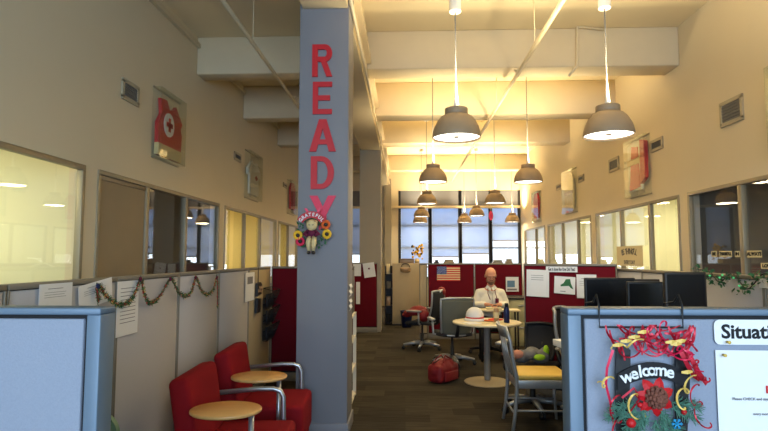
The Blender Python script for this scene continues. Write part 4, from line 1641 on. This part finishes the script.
wc = q(650, 385, 1.66)
t = thing('welcome_wreath', 'black welcome plaque wreath with ribbons, pine cone and poinsettia', 'wreath', wc)
def w_(u, v, y=1.665):
    return q(u, v, y) - wc
# two black side boards
for (ua, ub) in ((616, 631), (676, 690)):
    m = MB()
    P = [(w_(ua + 2, 440), w_(ub - 2, 440)), (w_(ua, 400), w_(ub - 1, 400)), (w_(ua, 372), w_(ub, 372)), (w_(ua + 1, 352), w_(ub, 350))]
    poly = [(a.x, a.z) for a, b_ in P]
    top = []
    c0 = w_((ua + ub) / 2, 351)
    rw = (P[-1][1].x - P[-1][0].x) / 2
    for k in range(7):
        a_ = PI - PI * k / 6
        top.append((c0.x + rw * math.cos(a_), c0.z + rw * .7 * math.sin(a_)))
    poly += top + [(b_.x, b_.z) for a, b_ in P[::-1]]
    m.prism(poly, .008, mtx=Matrix.Translation((0, .008, 0)))
    m.build('side_board', M_BLACK, t)
# curved word plaque
cen = w_(651, 455)
rr0, rr1 = None, None
m = MB()
n = 16
top, bot = [], []
for k in range(n + 1):
    s = k / n
    u = 617 + (689 - 617) * s
    sag = -12 * (1 - (2 * s - 1) ** 2)
    a_ = w_(u, 374 + sag)
    b_ = w_(u, 390 + sag)
    top.append((a_.x, a_.z))
    bot.append((b_.x, b_.z))
for k in range(n):
    m.prism([top[k], top[k + 1], bot[k + 1], bot[k]], -.006, mtx=Matrix.Translation((0, .006, 0)))
m.build('word_plaque', M_DARK, t)
m = MB()
wd = 'welcome'
us = [625.5, 633, 639, 644, 650.5, 659.5, 669]
for k, ch in enumerate(wd):
    s = (us[k] - 617) / 72
    sag = -12 * (1 - (2 * s - 1) ** 2)
    p = w_(us[k], 381.5 + sag)
    ang = (2 * s - 1) * .30
    text_bm(m, ch, .049, M_PAPER, T(p.x, -.003, p.z) @ Matrix.Rotation(ang, 4, 'Y'), .0012, .0011)
m.build('painted_word', M_PAPER, t)
# pine cone
pc = w_(657, 398, 1.63)
m = MB()
for ring in range(6):
    rr = [.006, .014, .021, .026, .028, .027][ring]
    for k in range(5 + ring * 2):
        a = 2 * PI * k / (5 + ring * 2) + ring * .5
        m.ball(pc + Vector((rr * math.cos(a), -.02 + ring * .006, rr * math.sin(a))), .0065, seg=6, sc=(1, .6, 1))
m.ball(pc, .022, seg=10)
m.build('pine_cone', pm('pine_cone_brown', (112, 66, 52), .8, var=.35, scale=120), t)
# poinsettia petals
m = MB()
for k in range(7):
    a = 2 * PI * k / 7 + .35
    d = Vector((math.cos(a), 0, math.sin(a)))
    e = Vector((-math.sin(a), 0, math.cos(a)))
    base = pc + Vector((0, .01, 0)) + d * .015
    L = .042
    m.grid([[base - e * .004, base + Vector((0, -.002, 0)), base + e * .004],
            [base + d * L * .4 - e * .016, base + d * L * .4 + Vector((0, -.006, 0)), base + d * L * .4 + e * .016],
            [base + d * L * .75 - e * .011 + Vector((0, .004, 0)), base + d * L * .75, base + d * L * .75 + e * .011 + Vector((0, .004, 0))],
            [base + d * L + Vector((0, .008, 0)) - e * .001, base + d * L + Vector((0, .006, 0)), base + d * L + e * .001 + Vector((0, .008, 0))]], thick=.001)
m.build('poinsettia', M_LETTER, t)
# pine sprigs
random.seed(9)
m = MB()
for (u, v, ang, ln) in ((640, 404, 3.3, .08), (672, 402, 6.1, .07), (645, 408, 4.4, .09), (660, 408, 4.9, .09), (640, 412, 3.3, .09), (650, 415, 3.9, .10), (664, 414, 5.4, .09), (672, 408, 5.9, .07), (656, 420, 4.7, .11), (632, 420, 4.2, .08), (645, 425, 2.7, .07), (672, 422, 4.9, .09)):
    p = w_(u, v, 1.645)
    d = Vector((math.cos(ang), 0, math.sin(ang)))
    m.tube([p, p + d * ln], .0018, 5)
    for k in range(80):
        b_ = p + d * ln * random.random()
        nd = (d * .9 + Vector((random.uniform(-1, 1), random.uniform(-.8, .3), random.uniform(-1, 1)))).normalized() * .026
        m.tube([b_, b_ + nd], [.0018, .0008], 3, caps=False)
m.build('pine_sprigs', pm('pine_blue_green', (84, 132, 112), .8, var=.25, scale=60), t)
# curling ribbons
def curl(p0, p1, turns, rad, n=40, yamp=.012):
    P = []
    d = p1 - p0
    for k in range(n + 1):
        s = k / n
        a = turns * 2 * PI * s
        P.append(p0 + d * s + Vector((rad * math.cos(a), -abs(yamp) * (1 + math.sin(a * .7)), rad * math.sin(a))))
    return P


def ribbon(m, P, w, mat=None):
    rows = []
    for i, p in enumerate(P):
        d = (P[min(i + 1, len(P) - 1)] - P[max(i - 1, 0)]).normalized()
        s = d.cross(Vector((.25, 1, .1)))
        s = s.normalized() * w if s.length > 1e-6 else Vector((w, 0, 0))
        s = s * .8 + Vector((0, w * .5 * math.sin(i * .5), 0))
        rows.append([p - s, p + s])
    m.grid(rows, mat=mat)


rng = random.Random(31)
mr, mg, mp = MB(), MB(), MB()
spans_r = [((612, 352), (690, 345), 5, 6), ((620, 336), (690, 338), 6, 5), ((605, 350), (616, 400), 2, 4), ((685, 345), (702, 380), 3, 5), ((640, 330), (700, 365), 4, 6),
           ((612, 370), (616, 430), 3, 4), ((690, 365), (706, 384), 2, 4), ((690, 385), (702, 425), 3, 6), ((604, 372), (612, 425), 3, 3), ((625, 330), (660, 345), 3, 6), ((655, 326), (690, 345), 2.5, 8),
           ((612, 395), (618, 440), 2.5, 6), ((682, 380), (700, 440), 4, 8), ((630, 345), (680, 350), 5, 5)]
for i_, (a, b_, tn, rd) in enumerate(spans_r):
    if i_ in (2, 5, 8, 12):
        continue
    ribbon(mr if rng.random() < .5 else mp, curl(w_(*a, 1.655), w_(*b_, 1.65), tn * .7, rd / 540 * 1.65, 60), .0026)
ztop = w_(650, 325).z
for k in range(34):
    u = rng.uniform(614, 690)
    v = 335 + 12 * abs((u - 650) / 40) ** 2 + rng.uniform(-5, 6)
    p = w_(u, v, 1.655)
    P = [p]
    d = Vector((rng.choice((-1, 1)), rng.uniform(-.4, .1), rng.uniform(-.4, .4))).normalized()
    bend = rng.uniform(-.5, .5)
    for j in range(8):
        d = (d + Vector((rng.uniform(-.1, .1), rng.uniform(-.1, .12), bend))).normalized()
        P.append(P[-1] + d * .008)
        P[-1].y = min(P[-1].y, .0)
        P[-1].z = min(P[-1].z, ztop)
    ribbon(mr, P, rng.uniform(.0022, .0045))
# tail drooping at the right
ribbon(mr, [w_(686, 350, 1.65), w_(693, 362, 1.64), w_(699, 373, 1.65), w_(707, 384, 1.66)], .010)
ribbon(mr, [w_(680, 350, 1.64), w_(688, 366, 1.635), w_(694, 376, 1.65), w_(700, 380, 1.66)], .008)
ribbon(mp, [w_(613, 350, 1.65), w_(607, 368, 1.645), w_(606, 385, 1.65), w_(611, 405, 1.655), w_(614, 425, 1.66)], .005)
ribbon(mr, [w_(622, 398, 1.64), w_(634, 388, 1.63), w_(640, 398, 1.635), w_(630, 412, 1.64), w_(618, 420, 1.65)], .004)
for k in range(8):
    u, v = [(626, 341), (634, 337), (643, 332), (671, 342), (676, 344), (681, 341), (618, 345), (687, 372)][k]
    p = w_(u, v, 1.635)
    MB().grid([[p + Vector((-.016, 0, -.004)), p + Vector((-.016, 0, .002))], [p + Vector((0, -.006, -.005)), p + Vector((0, -.006, .007))], [p + Vector((.016, 0, -.001)), p + Vector((.016, 0, .004))]], thick=.0008).build('gold_bow', M_GOLD, t)
for (a, b_, tn, rd) in (((608, 378), (598, 386), 1.3, 4), ((690, 376), (676, 405), 2, 5), ((640, 340), (612, 348), 1.5, 3), ((628, 395), (640, 420), 1.2, 7)):
    mg = MB()
    ribbon(mg, curl(w_(*a, 1.65), w_(*b_, 1.65), tn, rd / 540 * 1.65, 30), .003)
    mg.build('gold_ribbon', M_GOLD, t)
mr.build('red_ribbon', M_REDFOIL, t)
mp.build('pink_ribbon', M_RIBBON, t)
m = MB()
sp = w_(677, 424, 1.63)
for k in range(6):
    a = k * PI / 3
    d = Vector((math.cos(a), 0, math.sin(a)))
    m.tube([sp, sp + d * .016], .0022, 5)
    for s in (-1, 1):
        d2 = Vector((math.cos(a + s * .8), 0, math.sin(a + s * .8)))
        m.tube([sp + d * .009, sp + d * .009 + d2 * .006], .0016, 4)
m.build('snowflake', M_CYAN, t)
m = MB()
for (u, v, r) in ((631, 423, .014), (684, 412, .008), (640, 405, .008)):
    MB().ball(w_(u, v, 1.635), r, seg=10).build('red_bauble', M_LETTER, t)


# printed strip and sheet on the divider
a, b_ = aY(714.5, 344.5, 1.689), aY(806, 320, 1.689)
W, H = b_.x - a.x, b_.z - a.z
m = MB()
text_bm(m, 'Situation', H * .78, M_INK, T(.02, -.003, H * .5), .0006, .0015, 'LEFT', xs=1.02)
poly = []
rc = H * .22
for cx, cz, a0 in ((W - rc, H - rc, 0), (rc, H - rc, 90), (rc, rc, 180), (W - rc, rc, 270)):
    for k in range(5):
        an = R_(a0 + 90 * k / 4)
        poly.append((cx + rc * math.cos(an), cz + rc * math.sin(an)))
t = thing('name_strip', 'rounded white strip with big black lettering on right divider', 'sign', (a.x, 1.689, a.z))
MB().prism(poly, -.002).build('card', M_PAPER, t)
m.build('lettering', M_INK, t)
a, b_ = aY(719.5, 445, 1.689), aY(800, 350.5, 1.689)
W, H = b_.x - a.x, b_.z - a.z
m = MB()
text_bm(m, 'IN', .03, M_REDINK, T(.138, -.003, H - .115), .0006, .001, 'LEFT')
m2 = MB()
text_bm(m2, 'Please CHECK and sign', .011, M_GREYINK, T(.04, -.003, H - .142), .0004, .0002, 'LEFT')
m3 = MB()
text_bm(m3, 'every morning', .010, M_GREYINK, T(.098, -.003, H - .185), .0004, .0002, 'LEFT')
t = thing('notice', 'large white sheet with red heading pinned on right divider', 'paper', (a.x, 1.689, a.z))
n = 8
MB().grid([[(W * j / n, -.001 - .004 * math.sin(PI * j / n), H * i / 4) for j in range(n + 1)] for i in range(5)], thick=.0008).build('sheet', M_PAPER, t)
bmesh.ops.translate(m.bm, vec=(0, -.004, 0), verts=m.bm.verts)
for mm in (m2, m3):
    bmesh.ops.translate(mm.bm, vec=(0, -.004, 0), verts=mm.bm.verts)
m.build('red_heading', M_REDINK, t)
m2.build('small_print', M_GREYINK, t)
m3.build('small_print', M_GREYINK, t)
for (u, v, lb) in ((727.5, 342, 'yellow push pin at the bottom edge of the rounded strip'), (723.5, 355, 'yellow push pin at top corner of the large white sheet')):
    p = aY(u, v, 1.68)
    t = thing('push_pin', lb, 'pin', p)
    MB().lathe([(0, 0), (.004, .0), (.003, .003), (.0025, .007), (.005, .009), (.005, .011), (0, .012)], seg=10, mtx=Matrix.Rotation(PI / 2, 4, 'X')).build('head', M_YELLOW, t)
    MB().tube([(0, 0, 0), (0, .008, 0)], .0006, 5).build('needle', M_SILVER, t)

# ------------------------------------------------------------------ red duffel bag
t = thing('duffel_bag', 'red duffel bag with black straps on the carpet', 'bag', (.46, 6.70, 0), R_(50))
m = MB()
m.ball((0, 0, .14), .16, seg=20, sc=(1.35, .75, .85))
m.box((-.2, -.11, .005), (.2, .11, .22), .05)
for k in range(9):
    a = k * 1.3
    m.ball((.14 * math.cos(a), .07 * math.sin(a), .2 + .02 * math.sin(k * 2.1)), .045, seg=10)
me = remesh(m, .01, 5)
me.materials.clear()
me.materials.append(M_BAGRED)
ob = bpy.data.objects.new('bag_body', me)
COL.objects.link(ob)
ob.parent = t
for s in (-1, 1):
    MB().tube([(-.09, s * .095, .12), (-.08, s * .06, .26), (0, s * .03, .31), (.08, s * .06, .26), (.09, s * .095, .12)], .009, 6).build('handle', M_BAGRED, t)
MB().tube([(-.19, 0, .245), (0, 0, .275), (.19, 0, .245)], .006, 6).build('zip', M_BLACK, t)
B((.195, -.09, .02), (.225, .09, .19), .02).build('black_end_pocket', M_DARK, t)
B((-.14, -.14, .03), (.12, -.12, .14), .02).build('front_pocket', M_BAGRED, t)

# ------------------------------------------------------------------ far items
def ledge_items():
    t = thing('cardboard_box', 'brown open box on top of the tan storage cabinet', 'box', (0, 12.15, 1.362))
    B((-.12, -.1, 0), (.2, .14, .10), .003).build('body', M_TAN, t)
    B((-.12, -.18, .10), (.2, -.1, .104)).build('flap', M_TAN, t)
    p = aY(424, 262, 12.15)
    t = thing('flower_figurine', 'autumn flower figurine standing on the tan storage cabinet', 'ornament', (p.x - .16, 12.18, 1.362))
    t.location.x = .27
    MB().lathe([(0, 0), (.05, 0), (.06, .05), (.04, .1), (0, .11)], seg=12).build('pot', M_CREAMC, t)
    m = MB()
    rg = random.Random(2)
    for k in range(26):
        m.ball((rg.uniform(-.10, .13), rg.uniform(-.05, .05), rg.uniform(.08, .42)), rg.uniform(.02, .035), seg=6)
    m.build('blossoms', M_SUNF, t)
    m = MB()
    for k in range(12):
        m.ball((rg.uniform(-.12, .1), rg.uniform(-.06, .02), rg.uniform(.2, .42)), rg.uniform(.018, .03), seg=6)
    m.build('dark_leaves', M_BROWN, t)
ledge_items()
# window ledge items (silhouettes)
ledge = B((.2, 16.3, 1.18), (3.4, 16.62, 1.22), .004).build('shelf_board', M_TAUPECAB)
tag(ledge, 'long ledge carrying small items under the far windows', 'shelf')
m = MB()
for x in (.3, 1.2, 2.2, 3.2):
    m.box((x, 16.4, 0), (x + .04, 16.6, 1.18))
m.build('support', M_TAUPECAB, ledge)
li = [(1.15, .12, .14, M_DARK, 'dark small item left end of the far window ledge'), (1.55, .34, .16, M_OFFDARK, 'grey printer on ledge under second far window'), (1.62, .12, .24, M_DARK, 'dark tall item on the ledge near the grey printer'),
      (3.0, .26, .18, M_VENT, 'grey box on the ledge under rightmost far window'), (3.25, .16, .22, M_OFFDARK, 'taller grey box at right end of far ledge')]
li = [(.95, .14, .19, M_DARK, 'small dark item at left of the far window ledge'), (1.32, .30, .20, M_OFFDARK, 'grey printer on far ledge under the second window'),
      (2.78, .30, .19, M_VENT, 'grey box on far ledge under the rightmost window'), (3.12, .2, .22, M_OFFDARK, 'taller grey box at right end of the far ledge')]
for x, w, h, mt, lb in li:
    t = thing('ledge_item', lb, 'office item', (x, 16.45, 1.222))
    B((-w / 2, -.1, 0), (w / 2, .1, h * .7), .01).build('body', mt, t)
    B((-w / 2 + .03, -.08, h * .7), (w / 2 - .02, .06, h), .01).build('lid', mt, t)
    t.name = 'office_box' if 'box' in lb else ('printer' if 'printer' in lb else 'desk_item')
# pink hanging tag
p = aY(491, 220, 15.2)
t = thing('hanging_tag', 'small pink decoration hanging before far windows', 'decoration', p)
MB().ball((0, 0, .12), .12, seg=12, sc=(.5, .3, 1.1)).build('paper_lantern', pm('pink_paper', (236, 70, 110), .7), t)
MB().tube([(0, 0, .24), (0, 0, 4.5 - p.z)], .004, 5).build('string', M_WHITEMET, t)
# pale cabinet behind the man
t = thing('filing_cabinet', 'pale low cabinet in the corner right of the man', 'cabinet', (1.78, 9.35, 0))
B((0, 0, 0), (.38, .6, .78), .004).build('body', M_PALEGREEN, t)
B((-.03, -.03, .78), (.39, .62, .81), .004).build('top_board', M_BROWN, t)
for k in range(2):
    d_ = B((.02, -.015, .05 + .37 * k), (.36, 0, .40 + .37 * k), .003).build('drawer', M_PALEGREEN, t)
    B((.14, -.03, .3 + .37 * k), (.24, -.015, .315 + .37 * k), .002).build('handle', M_SILVER, d_)

# small desk in front of the man
t = thing('side_table', 'small cream work table in front of the seated man', 'table', (1.36, 8.02, 0))
B((-.30, -.13, .715), (.30, .13, .74), .005).build('top', M_TABLE, t)
for x in (-.26, .26):
    for y in (-.1, .1):
        MB().tube([(x, y, 0), (x, y, .715)], .014, 8).build('leg', M_BLACK, t)
tag(B((1.18, 7.94, .742), (1.40, 8.08, .765), .003).build('paper_stack', M_PAPERY), 'stack of cream papers on the small table by the man', 'paper')

# ------------------------------------------------------------------ seated man
MX, MY = 1.31, 8.42
t = thing('person', 'bald bearded man in cream shirt seated, looking down at his hands', 'person', (MX, MY, 0))
t['label'] = 'person with bald head and beard in cream shirt, seated, looking down at hands'
# skeleton, local coords, facing -Y
S = 1.0
sk_v = [(0, .05, .52), (0, .06, .68), (0, .04, .88), (0, .02, .99), (0, -.005, 1.06), (0, -.02, 1.12),
        (-.165, .03, .95), (-.235, -.02, .76), (-.10, -.235, .795), (-.055, -.29, .80),
        (.165, .03, .95), (.235, -.02, .76), (.10, -.235, .795), (.055, -.29, .80),
        (-.10, .04, .50), (-.13, -.38, .50), (-.13, -.36, .09),
        (.10, .04, .50), (.13, -.38, .50), (.13, -.36, .09), (-.13, -.42, .04), (.13, -.42, .04)]
sk_e = [(0, 1), (1, 2), (2, 3), (3, 4), (4, 5), (3, 6), (6, 7), (7, 8), (8, 9), (3, 10), (10, 11), (11, 12), (12, 13), (0, 14), (14, 15), (15, 16), (0, 17), (17, 18), (18, 19), (16, 20), (19, 21)]
sk_r = [(.15, .12), (.14, .11), (.14, .10), (.06, .055), .054, .055, .045, .044, .030, .026, .062, .044, .030, .026, .085, .06, .042, .085, .06, .042, .035, .035]
body = MB()
me = skin_mesh(sk_v, sk_e, sk_r, 2)
body.bm.from_mesh(me)
# head tilted down
HM = Matrix.Translation((0, -.05, 1.215)) @ Matrix.Rotation(R_(20), 4, 'X')
def hb(c, r, sc=(1, 1, 1)):
    body.ball(HM @ Vector(c), r, seg=24, sc=(1, 1, 1), mtx=(HM.to_3x3().to_4x4() @ Matrix.Diagonal((sc[0], sc[1], sc[2], 1))))
hb((0, .01, .03), .095, (.83, 1.02, .98))
hb((0, -.025, -.05), .07, (.86, .95, 1.0))
hb((0, -.05, -.085), .04, (.9, .8, .7))
hb((0, -.105, -.015), .016, (.8, 1.1, 1.4))
hb((0, -.098, .01), .010, (.8, 1, 2))
hb((0, -.080, .028), .03, (2.0, .5, .4))
for s in (-1, 1):
    hb((s * .083, .01, -.01), .024, (.35, .8, 1.3))
    hb((s * .032, -.075, -.02), .022, (1, .5, .9))
hb((0, -.09, -.052), .018, (1.4, .5, .4))
# hands with fingers
def hand(s):
    wv = Vector((s * .055, -.29, .80))
    pd = Vector((-s * .55, -.75, -.12)).normalized()
    side = Vector((0, 0, 1)).cross(pd).normalized()
    palm = wv + pd * .05
    body.ball(palm, .04, seg=14, mtx=Matrix.Rotation(math.atan2(pd.y, pd.x), 4, 'Z') @ Matrix.Diagonal((1.15, .95, .42, 1)))
    for k in range(4):
        L = [.062, .072, .068, .052][k]
        b0 = palm + pd * .035 + side * (k - 1.5) * .019
        d1 = (pd + Vector((0, 0, -.25))).normalized()
        d2 = (pd * .5 + Vector((0, 0, -.9))).normalized()
        body.tube([b0 - pd * .02, b0 + d1 * L * .5, b0 + d1 * L * .5 + d2 * L * .35, b0 + d1 * L * .4 + d2 * L * .6], [.009, .0085, .008, .006], 8)
    th = wv + pd * .02 + side * (s * .028) * (1)
    body.tube([th, th + pd * .03 + Vector((0, 0, .018)) + side * s * .015, th + pd * .058 + Vector((0, 0, .02))], [.012, .011, .008], 8)
hand(-1)
hand(1)
me = remesh(body, .0075, 4)
me.materials.clear()
me.materials.append(M_SKIN)
ob = bpy.data.objects.new('body', me)
COL.objects.link(ob)
ob.parent = t
# shirt
sv = sk_v[:4] + sk_v[6:9] + sk_v[10:13]
sv = [Vector(v) for v in sv]
sv.append(Vector((0, .015, 1.035)))
se = [(0, 1), (1, 2), (2, 3), (3, 4), (4, 5), (5, 6), (3, 7), (7, 8), (8, 9), (3, 10)]
sr = [(.175, .15), (.17, .14), (.18, .14), (.115, .10), .078, .066, .046, .078, .066, .046, (.085, .07)]
me = skin_mesh(sv, se, sr, 2)
m = MB()
m.bm.from_mesh(me)
m.ball((0, -.0, .80), .17, seg=18, sc=(1.08, .88, 1.15))
me = remesh(m, .012, 6)
tex = me
me.materials.clear()
me.materials.append(M_WHITE)
ob = bpy.data.objects.new('shirt', me)
COL.objects.link(ob)
ob.parent = t
m = MB()
for s in (-1, 1):
    m.grid([[(0, -.085, 1.03), (s * .055, -.06, 1.075)], [(s * .02, -.13, .99), (s * .085, -.075, 1.03)]], thick=.006)
m.build('collar', M_WHITE, ob)
MB().tube([(0.005, -.145, .96), (.0, -.165, .85), (0, -.16, .7)], .003, 5).build('button_line', M_VENT, ob)
m = MB()
m.tube([(-.05, -.085, 1.03), (-.06, -.14, .95), (-.03, -.17, .86)], .006, 6)
m.tube([(.05, -.085, 1.03), (.055, -.14, .95), (.07, -.168, .88)], .006, 6)
m.box((.045, -.185, .81), (.095, -.165, .88), .003)
m.build('lanyard', M_BURG, t)
# trousers
pv = [sk_v[0], sk_v[14], sk_v[15], sk_v[16], sk_v[17], sk_v[18], sk_v[19]]
me = skin_mesh(pv, [(0, 1), (1, 2), (2, 3), (0, 4), (4, 5), (5, 6)], [(.165, .13), .10, .078, .06, .10, .078, .06], 2)
me.materials.clear()
me.materials.append(M_JEAN)
for f_ in me.polygons:
    f_.use_smooth = True
ob = bpy.data.objects.new('trousers', me)
COL.objects.link(ob)
ob.parent = t
for s in (-1, 1):
    MB().box((s * .13 - .05, -.52, .0), (s * .13 + .05, -.28, .085), .03).build('shoe', M_BLACK, t)
# beard
m = MB()
for (c_, r, sc) in (((0, -.062, -.085), .046, (1.15, .8, .85)), ((-.05, -.02, -.06), .03, (.7, 1.1, 1.3)), ((.05, -.02, -.06), .03, (.7, 1.1, 1.3)), ((0, -.10, -.040), .015, (2, .6, .5))):
    m.ball(HM @ Vector(c_), r, seg=14, mtx=(HM.to_3x3().to_4x4() @ Matrix.Diagonal((sc[0], sc[1], sc[2], 1))))
m.build('beard', M_BEARD, t)
m = MB()
for s in (-1, 1):
    c_ = Vector((s * .032, -.094, -.006))
    m.tube([HM @ (c_ + Vector((.022 * math.cos(a * PI / 6), 0, .014 * math.sin(a * PI / 6)))) for a in range(12)], .002, 4, closed=True)
    m.tube([HM @ (c_ + Vector((s * .022, 0, .004))), HM @ Vector((s * .085, .0, .005))], .002, 4)
m.tube([HM @ Vector((-.01, -.098, -.004)), HM @ Vector((.01, -.098, -.004))], .002, 4)
m.build('glasses', M_BLACK, t)
tag(B((MX - .03, MY - .40, .79), (MX + .03, MY - .33, .80), .003).build('phone', M_BLACK), 'small dark phone held in the hands of the seated man', 'phone')
# his chair
office_chair('dark office chair the seated man is using', (MX, MY + .10, 0), 0, M_DARK, M_BLACK, M_DARK, arms=False, starm=M_BLACK, zt=.86, bh=.36)

# things in the lit left offices
t = thing('office_shelf', 'pale shelf seen through the far left office windows', 'shelf', (-3.5, 12.9, 0))
m = MB()
for z in (.4, .9, 1.35):
    m.box((-.35, 0, z), (.35, .3, z + .03))
m.box((-.36, 0, 0), (-.33, .3, 1.4))
m.box((.33, 0, 0), (.36, .3, 1.4))
m.build('rack', M_WHITEMET, t)
tag(B((-3.7, 12.95, 1.385), (-3.3, 13.15, 1.62), .01).build('picture_frame', M_BROWN), 'dark framed item on the pale shelf in far left office', 'picture')
t = thing('office_desk', 'desk seen through the third left office window', 'desk', (-4.0, 10.7, 0))
B((-.7, -.35, .98), (.75, .35, 1.02), .004).build('desktop', M_TABLE, t)
for x in (-.65, .65):
    B((x, -.3, 0), (x + .04, .3, .98), .003).build('side_panel', M_TABLE, t)
cloth_blob('soft_toy', 'pinkish soft bundle on desk inside third left office', 'bundle', [((-3.75, 10.6, 1.12), .11, (1.3, 1, .9)), ((-3.55, 10.62, 1.10), .08, (1.2, 1, 1))], pm('salmon_cloth', (206, 120, 96), .8))
t = thing('office_box', 'dark crate on desk inside third left office', 'box', (-4.4, 10.6, 1.022))
B((-.15, -.1, 0), (.15, .1, .2), .01).build('body', M_DARK, t)
B((-.16, -.11, .2), (.16, .11, .23), .005).build('lid', M_OFFDARK, t)

# ------------------------------------------------------------------ render look
SC.view_settings.view_transform = 'Standard'
SC.view_settings.look = 'None'
SC.view_settings.gamma = 1
SC.view_settings.use_curve_mapping = False
SC.view_settings.exposure = 0.25
SC.cycles.use_denoising = True
SC.cycles.max_bounces = 10
SC.cycles.diffuse_bounces = 6
SC.cycles.transparent_max_bounces = 16
SC.cycles.sample_clamp_indirect = 6
SC.cycles.caustics_reflective = False
SC.cycles.caustics_refractive = False
